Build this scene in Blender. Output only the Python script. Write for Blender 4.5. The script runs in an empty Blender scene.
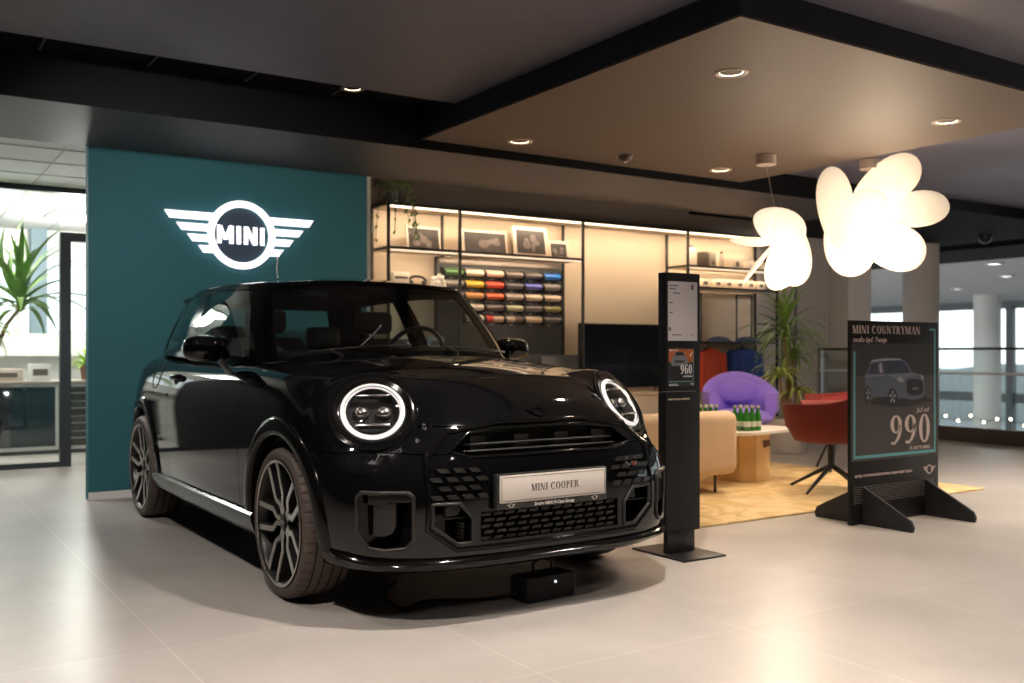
import bpy, bmesh, math, random
import numpy as np
from mathutils import Vector, Matrix
random.seed(7)
C = bpy.context.scene.collection
PI = math.pi
sin, cos, rad = math.sin, math.cos, math.radians

# ------------------------------------------------------------------ materials
MATS = {}
def mat(name, col, rough=0.5, metal=0.0, emit=0.0, ecol=None, coat=0.0, spec=0.5, var=0.06, vscale=8.0,
        bump=0.0, bscale=60.0, trans=0.0, rvar=0.0, sub=0.0, sheen=0.0):
    if name in MATS: return MATS[name]
    m = bpy.data.materials.new(name); m.use_nodes = True
    nt = m.node_tree; N = nt.nodes; L = nt.links
    p = N['Principled BSDF']
    p.inputs['Roughness'].default_value = rough
    p.inputs['Metallic'].default_value = metal
    p.inputs['Specular IOR Level'].default_value = spec
    p.inputs['Coat Weight'].default_value = coat
    p.inputs['Coat Roughness'].default_value = 0.03
    if sheen: p.inputs['Sheen Weight'].default_value = sheen
    if trans: p.inputs['Transmission Weight'].default_value = trans
    tc = N.new('ShaderNodeTexCoord'); nz = N.new('ShaderNodeTexNoise')
    nz.inputs['Scale'].default_value = vscale; nz.inputs['Detail'].default_value = 4
    L.new(tc.outputs['Object'], nz.inputs['Vector'])
    mx = N.new('ShaderNodeMix'); mx.data_type = 'RGBA'
    mx.inputs[6].default_value = tuple(max(0, c*(1-var)) for c in col[:3]) + (1,)
    mx.inputs[7].default_value = tuple(min(1, c*(1+var)) for c in col[:3]) + (1,)
    L.new(nz.outputs['Fac'], mx.inputs[0]); L.new(mx.outputs[2], p.inputs['Base Color'])
    if rvar:
        mr = N.new('ShaderNodeMapRange'); mr.inputs[3].default_value = rough-rvar; mr.inputs[4].default_value = rough+rvar
        L.new(nz.outputs['Fac'], mr.inputs[0]); L.new(mr.outputs[0], p.inputs['Roughness'])
    if bump:
        n2 = N.new('ShaderNodeTexNoise'); n2.inputs['Scale'].default_value = bscale
        b = N.new('ShaderNodeBump'); b.inputs['Strength'].default_value = bump; b.inputs['Distance'].default_value = 0.004
        L.new(tc.outputs['Object'], n2.inputs['Vector']); L.new(n2.outputs['Fac'], b.inputs['Height']); L.new(b.outputs['Normal'], p.inputs['Normal'])
    if emit:
        p.inputs['Emission Color'].default_value = tuple((ecol or col)[:3]) + (1,)
        p.inputs['Emission Strength'].default_value = emit
    MATS[name] = m
    return m

def glass_mat(name, tint=(0.85,0.88,0.88), rough=0.0, gloss=1.0):
    if name in MATS: return MATS[name]
    m = bpy.data.materials.new(name); m.use_nodes = True
    nt = m.node_tree; N = nt.nodes; L = nt.links
    N.remove(N['Principled BSDF'])
    out = N['Material Output']
    t = N.new('ShaderNodeBsdfTransparent'); t.inputs[0].default_value = tuple(tint) + (1,)
    g = N.new('ShaderNodeBsdfGlossy'); g.inputs[0].default_value = (gloss, gloss, gloss, 1); g.inputs[1].default_value = rough
    f = N.new('ShaderNodeFresnel'); ge = N.new('ShaderNodeNewGeometry'); mr = N.new('ShaderNodeMapRange')
    mr.inputs[3].default_value = 1.45; mr.inputs[4].default_value = 1/1.45      # same reflection from both faces of a thin pane
    L.new(ge.outputs['Backfacing'], mr.inputs[0]); L.new(mr.outputs[0], f.inputs[0])
    mx = N.new('ShaderNodeMixShader')
    L.new(f.outputs[0], mx.inputs[0]); L.new(t.outputs[0], mx.inputs[1]); L.new(g.outputs[0], mx.inputs[2]); L.new(mx.outputs[0], out.inputs[0])
    MATS[name] = m
    return m

# ------------------------------------------------------------------ objects
def tag(o, label=None, cat=None, group=None, kind=None):
    if label: o['label'] = label
    if cat: o['category'] = cat
    if group: o['group'] = group
    if kind: o['kind'] = kind
    return o
def thing(name, label, cat, loc=(0,0,0), rz=0.0, group=None):
    o = bpy.data.objects.new(name, None); C.objects.link(o)
    o.empty_display_size = 0.1
    o.location = loc; o.rotation_euler = (0,0,rz)
    return tag(o, label, cat, group)
def finish(me, smooth):
    if smooth is not None and smooth is not False:
        for p in me.polygons: p.use_smooth = True
        me.set_sharp_from_angle(angle=rad(smooth))
def obj(name, bm, m, parent=None, smooth=35, loc=None, rz=None):
    me = bpy.data.meshes.new(name)
    bmesh.ops.recalc_face_normals(bm, faces=bm.faces[:])
    bm.to_mesh(me); bm.free()
    for mm in (m if isinstance(m, (list, tuple)) else [m]): me.materials.append(mm)
    finish(me, smooth)
    o = bpy.data.objects.new(name, me); C.objects.link(o)
    if parent: o.parent = parent
    if loc: o.location = loc
    if rz: o.rotation_euler = (0,0,rz)
    return o
def struct(name, bm, m, smooth=35):
    o = obj(name, bm, m, None, smooth); o['kind'] = 'structure'; return o
def dup(root, loc, rz=0.0, label=None, group=None):
    r = root.copy(); C.objects.link(r); r.location = loc; r.rotation_euler = (0,0,rz)
    if label: r['label'] = label
    if group: r['group'] = group
    for ch in list(root.children):
        c = ch.copy(); C.objects.link(c); c.parent = r
        for g in ch.children:
            d = g.copy(); C.objects.link(d); d.parent = c
    return r
def NB(): return bmesh.new()

# ------------------------------------------------------------------ shapes
def box(bm, x0,x1,y0,y1,z0,z1, bev=0.0, seg=2, M=None, mi=0):
    r = bmesh.ops.create_cube(bm, size=1.0)
    vs = r['verts']
    for v in vs:
        v.co = Vector(((x0+x1)/2 + v.co.x*(x1-x0), (y0+y1)/2 + v.co.y*(y1-y0), (z0+z1)/2 + v.co.z*(z1-z0)))
    if bev:
        es = list({e for v in vs for e in v.link_edges})
        rr = bmesh.ops.bevel(bm, geom=es, offset=bev, segments=seg, profile=0.5, affect='EDGES')
        vs = list({v for f in rr['faces'] for v in f.verts} | {v for v in vs if v.is_valid})
    if M is not None: bmesh.ops.transform(bm, matrix=M, verts=vs)
    if mi:
        for f in {f for v in vs for f in v.link_faces}: f.material_index = mi
    return vs
def cyl(bm, p0, p1, r0, r1=None, seg=20, cap=True):
    p0 = Vector(p0); p1 = Vector(p1); d = p1-p0
    r1 = r0 if r1 is None else r1
    q = d.to_track_quat('Z','Y').to_matrix().to_4x4()
    M = Matrix.Translation((p0+p1)/2) @ q
    return bmesh.ops.create_cone(bm, cap_ends=cap, cap_tris=False, segments=seg, radius1=r0, radius2=r1, depth=d.length, matrix=M)['verts']
def sphere(bm, c, r, sx=1, sy=1, sz=1, u=20, v=12, M=None):
    T = Matrix.Translation(c) @ (M if M is not None else Matrix.Identity(4)) @ Matrix.Diagonal((sx,sy,sz,1))
    return bmesh.ops.create_uvsphere(bm, u_segments=u, v_segments=v, radius=r, matrix=T)['verts']
def grid_faces(bm, rows, closed_u=False, closed_v=False, mi=0):
    """rows: list of lists of points -> quads"""
    V = [[bm.verts.new(p) for p in r] for r in rows]
    n, m = len(V), len(V[0])
    fs = []
    for i in range(n if closed_u else n-1):
        for j in range(m if closed_v else m-1):
            a, b, c, d = V[i][j], V[(i+1)%n][j], V[(i+1)%n][(j+1)%m], V[i][(j+1)%m]
            if len({a,b,c,d}) < 3: continue
            try: f = bm.faces.new((a,b,c,d)); f.material_index = mi; fs.append(f)
            except ValueError: pass
    return V, fs
def cap(bm, ring, mi=0):
    try: f = bm.faces.new(ring); f.material_index = mi
    except ValueError: pass
def sweep(bm, secs, closed_path=False, caps=True, mi=0):
    """secs: list of closed sections (lists of points)"""
    V, fs = grid_faces(bm, secs, closed_u=closed_path, closed_v=True, mi=mi)
    if caps and not closed_path: cap(bm, V[0], mi); cap(bm, V[-1][::-1], mi)
    return V
def tube(bm, pts, r, seg=8, closed=False, caps=True):
    pts = [Vector(p) for p in pts]; n = len(pts); secs = []
    up = Vector((0,0,1)); prev = None
    for i, p in enumerate(pts):
        a = pts[(i-1)%n] if (closed or i>0) else p
        b = pts[(i+1)%n] if (closed or i<n-1) else p
        t = (b-a).normalized()
        if prev is None:
            s = t.cross(up)
            if s.length < 1e-3: s = t.cross(Vector((1,0,0)))
        else:
            s = prev - t*prev.dot(t)
        s.normalize(); prev = s; w = t.cross(s)
        rr = r[i] if isinstance(r, (list,tuple)) else r
        secs.append([p + s*cos(2*PI*k/seg)*rr + w*sin(2*PI*k/seg)*rr for k in range(seg)])
    return sweep(bm, secs, closed, caps)
def lathe(bm, prof, axis='Z', seg=48, c=(0,0,0), closed=False, fn=None):
    """prof: list of (r, h)"""
    rows = []
    for k in range(seg):
        a = 2*PI*k/seg; row = []
        for (r,h) in prof:
            if fn: r, h = fn(r, h, k)
            if axis == 'Z': p = (c[0]+r*cos(a), c[1]+r*sin(a), c[2]+h)
            elif axis == 'X': p = (c[0]+h, c[1]+r*cos(a), c[2]+r*sin(a))
            else: p = (c[0]+r*cos(a), c[1]+h, c[2]+r*sin(a))
            row.append(p)
        rows.append(row)
    grid_faces(bm, rows, closed_u=True, closed_v=closed)
    bmesh.ops.remove_doubles(bm, verts=bm.verts[:], dist=1e-5)
def prism(bm, poly, depth, M=None, mi=0, bev=0.0):
    """poly in XY, extruded 0..depth along Z, then transformed by M"""
    a = [bm.verts.new((x,y,0)) for x,y in poly]; b = [bm.verts.new((x,y,depth)) for x,y in poly]
    fs = []
    try:
        fs.append(bm.faces.new(a[::-1])); fs.append(bm.faces.new(b))
        for i in range(len(a)): fs.append(bm.faces.new((a[i], a[(i+1)%len(a)], b[(i+1)%len(a)], b[i])))
    except ValueError: pass
    for f in fs: f.material_index = mi
    if M is not None: bmesh.ops.transform(bm, matrix=M, verts=a+b)
    return a+b
def basis(o, ex, ey, ez):
    M = Matrix.Identity(4)
    for i, v in enumerate((ex, ey, ez)):
        v = Vector(v)
        for k in range(3): M[k][i] = v[k]
    for k in range(3): M[k][3] = o[k]
    return M
def XZ(x, y, z, flip=False):
    """local XY drawn on a wall facing -Y at (x,y,z): poly x -> +X, poly y -> +Z, depth -> -Y"""
    return basis((x,y,z), (1,0,0), (0,0,1), (0,-1,0))
def spline(xs, ys):
    """natural cubic spline, vectorised; ys may be (n,) or (n,k)"""
    xs = np.array(xs, float); ys = np.array(ys, float)
    n = len(xs); h = np.diff(xs)
    A = np.zeros((n,n)); b = np.zeros((n,)+ys.shape[1:])
    A[0,0] = A[-1,-1] = 1
    for i in range(1,n-1):
        A[i,i-1] = h[i-1]; A[i,i] = 2*(h[i-1]+h[i]); A[i,i+1] = h[i]
        b[i] = 6*((ys[i+1]-ys[i])/h[i] - (ys[i]-ys[i-1])/h[i-1])
    M = np.linalg.solve(A, b)
    def f(x):
        x = np.asarray(x, float); xc = np.clip(x, xs[0], xs[-1])
        i = np.clip(np.searchsorted(xs, xc)-1, 0, n-2)
        hh = h[i]; t0 = xs[i+1]-xc; t1 = xc-xs[i]
        if ys.ndim > 1: hh = hh[...,None]; t0 = t0[...,None]; t1 = t1[...,None]
        return (M[i]*t0**3 + M[i+1]*t1**3)/(6*hh) + (ys[i]/hh - M[i]*hh/6)*t0 + (ys[i+1]/hh - M[i+1]*hh/6)*t1
    return f

# ------------------------------------------------------------------ lettering
FONT_CURVES = []
def text_mesh(s, size, width=None, shear=0.0, depth=0.0006, align='LEFT', offset=0.0):
    cu = bpy.data.curves.new('lettering', 'FONT'); cu.body = s; cu.size = size; cu.shear = shear
    cu.align_x = align; cu.extrude = depth; cu.offset = offset
    o = bpy.data.objects.new('lettering_source', cu); C.objects.link(o)
    dg = bpy.context.evaluated_depsgraph_get()
    me = bpy.data.meshes.new_from_object(o.evaluated_get(dg))
    C.objects.unlink(o); bpy.data.objects.remove(o); bpy.data.curves.remove(cu)
    if width:
        xs = [v.co.x for v in me.vertices]; w = max(xs)-min(xs)
        for v in me.vertices: v.co.x *= width/w
    return me
def text_obj(name, s, size, M, m, parent, width=None, shear=0.0, align='LEFT', offset=0.0):
    me = text_mesh(s, size, width, shear, align=align, offset=offset)
    me.transform(M); me.name = name; me.materials.clear(); me.materials.append(m)
    o = bpy.data.objects.new(name, me); C.objects.link(o); o.parent = parent
    return o
# serif glyphs drawn as polygons in a unit-height box
def _v(x, w, y0=0, y1=1): return [(x,y0),(x+w,y0),(x+w,y1),(x,y1)]
def _sf(x, w, y, t=.055, o=.07): return [(x-o,y),(x+w+o,y),(x+w+o,y+t),(x-o,y+t)]
def _dg(x0,y0,x1,y1,w): return [(x0,y0),(x0+w,y0),(x1+w,y1),(x1,y1)]
def _arc(cx,cy,rx,ry,tx,ty,a0,a1,n=20):
    o = [(cx+rx*cos(rad(a0+(a1-a0)*i/n)), cy+ry*sin(rad(a0+(a1-a0)*i/n))) for i in range(n+1)]
    q = [(cx+(rx-tx)*cos(rad(a0+(a1-a0)*i/n)), cy+(ry-ty)*sin(rad(a0+(a1-a0)*i/n))) for i in range(n+1)]
    return [[o[i],o[i+1],q[i+1],q[i]] for i in range(n)]
def glyph(ch, b=.15):
    t = .05; P = []
    if ch == 'M': P = [_v(.08,t+.01),_dg(.36,0,.08,1,b),_dg(.40,0,.66,1,t),_v(.68,b),_sf(.08,t,0),_sf(.68,b,0),_sf(.08,b*.6,.945),_sf(.68,b,.945)]; w=.95
    elif ch == 'I': P = [_v(.1,b),_sf(.1,b,0),_sf(.1,b,.945)]; w=.36
    elif ch == 'N': P = [_v(.1,t),_dg(.50,0,.08,1,b),_v(.62,t),_sf(.1,t,0),_sf(.1,t,.945),_sf(.62,t,.945)]; w=.80
    elif ch in 'CO0':
        rx = .34 if ch != '0' else .27
        P = _arc(rx+.04,.5,rx,.52,b,.05,0,360,32) if ch != 'C' else _arc(rx+.04,.5,rx,.52,b,.05,42,318,26)+[[(.57,.68),(.62,.68),(.62,.98),(.57,.95)]]
        w = 2*rx+.1
    elif ch == 'P': P = [_v(.1,b),_sf(.1,b,0),_sf(.1,b*.6,.945)]+_arc(.28,.73,.28,.27,b,.05,-90,90,14)+[[(.2,.46),(.28,.46),(.28,.51),(.2,.51)],[(.2,.95),(.28,.95),(.28,1),(.2,1)]]; w=.62
    elif ch == 'R': P = [_v(.1,b),_sf(.1,b,0),_sf(.1,b*.6,.945)]+_arc(.28,.75,.26,.25,b,.05,-90,90,14)+[[(.2,.5),(.28,.5),(.28,.55),(.2,.55)],[(.2,.95),(.28,.95),(.28,1),(.2,1)],_dg(.54,0,.30,.52,b),[(.54,0),(.76,0),(.76,.05),(.6,.05)]]; w=.74
    elif ch == 'E': P = [_v(.1,b),_sf(.1,b,0),_sf(.1,b,.945),[(.2,0),(.6,0),(.6,.05),(.2,.05)],[(.2,.95),(.57,.95),(.57,1),(.2,1)],[(.2,.5),(.48,.5),(.48,.55),(.2,.55)],[(.55,0),(.6,0),(.62,.24),(.58,.24)],[(.54,.78),(.58,.78),(.57,1),(.52,1)],[(.46,.4),(.49,.4),(.49,.65),(.46,.65)]]; w=.66
    elif ch == 'U': P = [_v(.08,b,.3,1),_v(.56,t,.3,1),_sf(.08,b,.945),_sf(.56,t,.945)]+_arc(.345,.3,.265,.32,b*.8,.06,180,360,18); w=.72
    elif ch == 'T': P = [_v(.28,b),_sf(.28,b,0),[(.03,.945),(.68,.945),(.68,1),(.03,1)],[(.03,.76),(.06,.76),(.09,1),(.03,1)],[(.65,.76),(.68,.76),(.68,1),(.62,1)]]; w=.70
    elif ch == 'Y': P = [_v(.29,b,0,.45),_dg(.29,.42,.04,1,b),_dg(.38,.42,.60,1,t),_sf(.29,b,0),_sf(.06,b,.945),_sf(.60,t,.945)]; w=.72
    elif ch == 'A': P = [_dg(.08,0,.33,1,t),_dg(.56,0,.32,1,b),[(.18,.3),(.6,.3),(.6,.35),(.18,.35)],_sf(.08,t,0),_sf(.56,b,0)]; w=.76
    elif ch == '9': P = _arc(.31,.70,.27,.32,b,.05,0,360,28)+_arc(.16,.62,.42,.62,b,.06,-75,5,14)+[[(.08,0),(.28,-.02),(.28,.05),(.08,.1)]]; w=.64
    elif ch == '6': P = [[( .64-x, 1-y) for x,y in q] for q in glyph('9',b)[0]]; w=.64
    else: w=.34
    return P, w
def serif(bm, s, h, M, width=None, depth=0.0008, b=.15, track=.05):
    polys = []; x = 0
    for ch in s:
        P, w = glyph(ch, b)
        polys += [[(px+x, py) for px,py in q] for q in P]; x += w+track
    k = (width/x) if width else h
    for i, q in enumerate(polys):
        prism(bm, [(px*k, py*h) for px,py in q], depth*(1+.002*(i%7)), M)
# winged round badge, unit = ring outer radius 1
def ring_poly(bm, r0, r1, depth, M, seg=48, squash=1.0):
    for i in range(seg):
        a0, a1 = 2*PI*i/seg, 2*PI*(i+1)/seg
        prism(bm, [(r1*cos(a0),r1*sin(a0)*squash),(r1*cos(a1),r1*sin(a1)*squash),(r0*cos(a1),r0*sin(a1)*squash),(r0*cos(a0),r0*sin(a0)*squash)], depth, M)
    bmesh.ops.remove_doubles(bm, verts=bm.verts[:], dist=1e-6)
WING = [(.58,.36,.80,2.20),(.25,.04,.95,1.87),(-.05,-.26,.96,1.57),(-.36,-.57,.80,1.26)]
def wing_polys(s):
    out = []
    for (yt, yb, xi, xo) in WING:
        q = [(s*xi,yb),(s*(xo-.15),yb),(s*xo,yt),(s*xi,yt)]
        out.append(q if s > 0 else q[::-1])
    return out
def badge(bm, r, depth, M, wings=True, r0=.79):
    ring_poly(bm, r0*r, r, depth, M)
    if wings:
        for s in (-1,1):
            for q in wing_polys(s): prism(bm, [(x*r,y*r) for x,y in q], depth*.96, M)
# light balance
K_OFF = 2.0; K_LED = 1.2; K_PET = .76; K_PL = 75; K_OFC = 2.2; K_SKY = 2.6; K_EXP = 0.0
# ================================================================== CAR
paint = mat('gloss_black_paint', (.0035,.0035,.004), rough=.05, coat=.22, spec=.42, var=.02)
piano = mat('gloss_black_trim', (.004,.004,.004), rough=.10, spec=.28, var=.02)
satin_black = mat('satin_black_plastic', (.02,.019,.018), rough=.42, var=.1)
matte_black = mat('matte_black', (.006,.006,.006), rough=.8, var=.1)
grille_grey = mat('dark_grille_plastic', (.019,.017,.016), rough=.35, var=.1)
rubber = mat('tyre_rubber', (.075,.055,.045), rough=.6, var=.12, vscale=30)
alloy = mat('machined_alloy', (.72,.68,.64), rough=.28, metal=1.0, var=.04)
alloy_dark = mat('dark_alloy', (.03,.028,.027), rough=.35, metal=.6, var=.08)
chrome = mat('dark_chrome', (.5,.48,.46), rough=.15, metal=1.0, var=.03)
disc_m = mat('brake_disc_steel', (.25,.24,.23), rough=.35, metal=1.0)
caliper_m = mat('brake_caliper', (.12,.1,.1), rough=.4)
glass = glass_mat('car_glass', (.86,.9,.89))
lens = glass_mat('headlamp_lens', (.95,.95,.95))
drl = mat('headlamp_ring_light', (.5,.46,.44), rough=.4, emit=.82, ecol=(1,.93,.88))
reflector = mat('headlamp_reflector', (.6,.58,.56), rough=.2, metal=1.0)
amber = mat('amber_lens', (.5,.2,.03), rough=.2)
seat_m = mat('car_seat_cloth', (.015,.014,.014), rough=.8)
plate_white = mat('plate_white', (.78,.70,.64), rough=.4, var=.02)
ink = mat('black_ink', (.015,.012,.012), rough=.5)
print_white = mat('printed_white', (.75,.72,.68), rough=.5, var=.02)

CX, CY = 2.307, 4.013
car = thing('car', 'glossy black three-door hatchback parked in front of the teal wall', 'car', (CX, CY, 0))
WR = .322; WB = 2.495

# --- body as a smooth field -----------------------------------------------------
fW = spline([.1,.2,.3,.42,.6,.75,.85,.92,.98,1.04,1.15], [.80,.828,.853,.866,.873,.871,.857,.838,.812,.778,.71])
fYF = spline([.15,.22,.35,.5,.62,.70,.76,.81,.86,.91,.96,1.02,1.15], [-.735,-.785,-.80,-.80,-.785,-.757,-.722,-.680,-.625,-.55,-.44,-.25,0.05])
fNF = spline([.15,.35,.5,.6,.7,.77,.84,.95,1.15], [3.6,4.0,3.9,3.5,3.1,2.8,2.5,2.35,2.3])
fYR = spline([.15,.3,.5,.7,.85,.95,1.03,1.15], [2.98,3.04,3.075,3.07,3.03,2.975,2.90,2.75])
fZC = spline([-1,-.75,-.5,-.2,.2,.5,1.2,2,2.7,3.1,3.3], [.885,.905,.935,.985,1.03,1.045,1.05,1.065,1.075,1.06,1.03])
HC = (.640, -.462, .818)
_a, _e = rad(25), rad(34)
HN = (sin(_a)*cos(_e), -cos(_a)*cos(_e), sin(_e))
def smax(a, b, k):
    h = np.maximum(k-np.abs(a-b), 0)/k
    return np.maximum(a, b) + h*h*k*.25
def BF(x, y, z):
    ax = np.abs(x)
    W = fW(z)*(1-.016*((y-1.25)/1.9)**2)
    yf = np.minimum(fYF(z), -.02); yr = np.maximum(fYR(z), 2.4)
    vf = np.maximum((0.05-y)/(0.05-yf), 0); vr = np.maximum((y-2.35)/(yr-2.35), 0)
    n = np.where(y < 1.2, fNF(z), 4.2); v = np.maximum(vf, vr)
    A = ((np.power(np.maximum(ax/W,1e-6), n) + np.power(np.maximum(v,1e-6), n))**(1/n) - 1)*W
    T = z - (fZC(y) - .05*(ax/.68)**2)
    Bt = .20 - z
    F = smax(smax(A, T, .09), Bt, .03)
    # round headlamp pods, each a flat disc leaning back
    dx, dy, dz = ax-HC[0], y-HC[1], z-HC[2]
    D = dx*HN[0]+dy*HN[1]+dz*HN[2]
    r = np.sqrt(np.maximum(dx*dx+dy*dy+dz*dz-D*D, 0))
    w = np.clip((.285-r)/(.285-.165), 0, 1); w = w*w*(3-2*w)*np.clip((.32-np.abs(D))/.12, 0, 1)
    Dd = D + .030*(r/.17)**2 - .012
    return F*(1-w) + Dd*w
def march(o, d, lo=0.0, hi=2.5, it=24):
    lo = np.full(len(o), lo); hi = np.full(len(o), hi)
    for _ in range(it):
        m = (lo+hi)/2; p = o + d*m[:,None]
        ins = BF(p[:,0],p[:,1],p[:,2]) < 0
        lo = np.where(ins, m, lo); hi = np.where(ins, hi, m)
    return o + d*hi[:,None]
def BG(p, e=2e-3):
    p = np.asarray(p, float); g = np.zeros_like(p)
    for i in range(3):
        a = p.copy(); b = p.copy(); a[:,i] += e; b[:,i] -= e
        g[:,i] = BF(*a.T) - BF(*b.T)
    return g/np.linalg.norm(g, axis=1)[:,None]
def front_y(x, z):      # y of the nose at (x, z)
    x = np.atleast_1d(np.asarray(x,float)); z = np.atleast_1d(np.asarray(z,float))
    o = np.stack([x, np.full_like(x,.3), z], 1); d = np.tile([0.,-1.,0.], (len(x),1))
    return march(o, d)[:,1]
def side_x(y, z):
    y = np.atleast_1d(np.asarray(y,float)); z = np.atleast_1d(np.asarray(z,float))
    o = np.stack([np.zeros_like(y), y, z], 1); d = np.tile([1.,0.,0.], (len(y),1))
    return march(o, d)[:,0]
def plan_pt(th, z, off=0.0, c=.05):   # th=0 straight ahead (-y), positive towards +x
    o = np.array([[0, c, z]]); d = np.array([[sin(th), -cos(th), 0.]])
    p = march(o, d); n = BG(p); n[:,2] = 0; n /= np.linalg.norm(n)
    return tuple((p + n*off)[0])
def on_front(pts, off=0.0):
    pts = np.asarray(pts, float); y = front_y(pts[:,0], pts[:,1])
    P = np.stack([pts[:,0], y, pts[:,1]], 1)
    return P + BG(P)*off

def box_grid(nx, ny, nz, lo, hi):
    key = {}; pts = []; faces = []
    def idx(i,j,k):
        q = (i,j,k)
        if q not in key: key[q] = len(pts); pts.append((lo[0]+(hi[0]-lo[0])*i/nx, lo[1]+(hi[1]-lo[1])*j/ny, lo[2]+(hi[2]-lo[2])*k/nz))
        return key[q]
    for i in range(nx):
        for j in range(ny):
            faces.append((idx(i,j,0),idx(i,j+1,0),idx(i+1,j+1,0),idx(i+1,j,0)))
            faces.append((idx(i,j,nz),idx(i+1,j,nz),idx(i+1,j+1,nz),idx(i,j+1,nz)))
    for i in range(nx):
        for k in range(nz):
            faces.append((idx(i,0,k),idx(i+1,0,k),idx(i+1,0,k+1),idx(i,0,k+1)))
            faces.append((idx(i,ny,k),idx(i,ny,k+1),idx(i+1,ny,k+1),idx(i+1,ny,k)))
    for j in range(ny):
        for k in range(nz):
            faces.append((idx(0,j,k),idx(0,j,k+1),idx(0,j+1,k+1),idx(0,j+1,k)))
            faces.append((idx(nx,j,k),idx(nx,j+1,k),idx(nx,j+1,k+1),idx(nx,j,k+1)))
    return np.array(pts), faces
pts, faces = box_grid(44, 100, 24, (-.95,-.9,.12), (.95,3.15,1.12))
anc = np.stack([np.clip(pts[:,0]*.7,-.5,.5), np.clip(pts[:,1],-.25,2.6), np.clip(pts[:,2],.5,.75)], 1)
dr = pts-anc; dr /= np.linalg.norm(dr, axis=1)[:,None]
P = march(anc, dr, 0, 1.6)
bm = NB(); vv = [bm.verts.new(p) for p in P]
for f in faces: bm.faces.new([vv[i] for i in f])
bmesh.ops.recalc_face_normals(bm, faces=bm.faces[:])
me = bpy.data.meshes.new('body_shape'); bm.to_mesh(me); bm.free()
src = bpy.data.objects.new('body_shape', me); C.objects.link(src)

# headlamp placing
HLC = []
for s in (-1, 1):
    n = np.array([s*HN[0], HN[1], HN[2]]); c = np.array([s*HC[0], HC[1], HC[2]]) + n*.012
    HLC.append((Vector(c), Vector(n)))
def hl_frame(s):
    c, n = HLC[0 if s < 0 else 1]
    ex = Vector((0,0,1)).cross(n); ex.normalize(); ex = -ex if ex.x < 0 else ex
    ey = n.cross(ex); ey = -ey if ey.z < 0 else ey
    return c, n, ex, ey
# cutters
cut = NB()
for s in (-1, 1):
    for y in (0, WB):
        cyl(cut, (s*.52, y, WR), (s*1.05, y, WR), .375, seg=56)
        box(cut, min(s*.52,s*1.05), max(s*.52,s*1.05), y-.36, y+.36, -.1, .28)
    c, n, ex, ey = hl_frame(s)
    M = basis(c - n*.075, ex, ey, n)
    prism(cut, [(.153*cos(2*PI*k/40), .153*sin(2*PI*k/40)) for k in range(40)], .3, M)
def pocket(bm, poly, depth):   # poly in (x,z); hole going back from the nose surface
    pc = np.mean(np.array(poly), 0); y0 = float(front_y([pc[0]],[pc[1]])[0])
    prism(bm, poly, 1.0, basis((0, y0+depth, 0), (1,0,0), (0,0,1), (0,-1,0)))
SLOT = [(-.445,.665),(-.36,.728),(-.17,.747),(.17,.747),(.36,.728),(.445,.665),(.37,.642),(-.37,.642)]
LOW = [(-.34,.315),(.34,.315),(.34,.43),(-.34,.43)]
def CORN(s): return [(s*.535,.47),(s*.43,.47),(s*.375,.41),(s*.375,.315),(s*.44,.315),(s*.535,.385)]
def VENT(s): return [(s*.757,.515),(s*.62,.517),(s*.603,.50),(s*.603,.335),(s*.625,.308),(s*.69,.298),(s*.735,.305),(s*.768,.375),(s*.770,.495)]
pocket(cut, SLOT, .08); pocket(cut, LOW, .06)
for s in (-1,1):
    pocket(cut, CORN(s), .09); pocket(cut, VENT(s), .09)
bmesh.ops.recalc_face_normals(cut, faces=cut.faces[:])
cme = bpy.data.meshes.new('cut_shape'); cut.to_mesh(cme); cut.free()
cob = bpy.data.objects.new('cut_shape', cme); C.objects.link(cob)
md = src.modifiers.new('b', 'BOOLEAN'); md.operation = 'DIFFERENCE'; md.object = cob; md.solver = 'EXACT'; md.use_self = True
dg = bpy.context.evaluated_depsgraph_get()
bme = bpy.data.meshes.new_from_object(src.evaluated_get(dg))
for o in (src, cob): C.objects.unlink(o); bpy.data.objects.remove(o)

bm = NB(); bm.from_mesh(bme)
def region_cut(bm, co, no, pred, w=.0045):
    """two parallel cuts, drop the strip in between (a shut line)"""
    co = Vector(co); no = Vector(no).normalized()
    for sgn in (-.5, .5):
        fs = []
        for f in bm.faces:
            c_ = f.calc_center_median()
            if abs((c_-co).dot(no)) < .12 and pred(c_): fs.append(f)
        geom = list({v for f in fs for v in f.verts}) + list({e for f in fs for e in f.edges}) + fs
        bmesh.ops.bisect_plane(bm, geom=geom, plane_co=co+no*(sgn*w), plane_no=no, dist=1e-5)
    kill = [f for f in bm.faces if abs((f.calc_center_median()-co).dot(no)) < w*.5 and pred(f.calc_center_median()) and all(abs((v.co-co).dot(no)) < w*.5+1e-4 for v in f.verts)]
    bmesh.ops.delete(bm, geom=kill, context='FACES')
side = lambda c: abs(c.x) > .66
for y in (.52, 1.83): region_cut(bm, (0,y,0), (0,1,0), lambda c: abs(c.x) > .68 and .285 < c.z < 1.03)
region_cut(bm, (0,0,.30), (0,0,1), lambda c: abs(c.x) > .68 and .51 < c.y < 1.84)
hood_lines = []
for s in (-1,1):
    a = Vector((s*.62,.48,0)); b = Vector((s*.487,-.66,0)); d = (b-a).normalized(); n = Vector((d.y,-d.x,0))
    region_cut(bm, a, n, lambda c, s=s: c.z > .745 and c.x*s > .2 and c.y < .50, w=.004)
region_cut(bm, (0,0,.755), (0,0,1), lambda c: abs(c.x) < .49 and c.y < -.5, w=.004)
region_cut(bm, (0,0,.655), (0,0,1), lambda c: abs(c.x) > .455 and c.y < -.30 and abs(c.x) > .45, w=.004)
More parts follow.
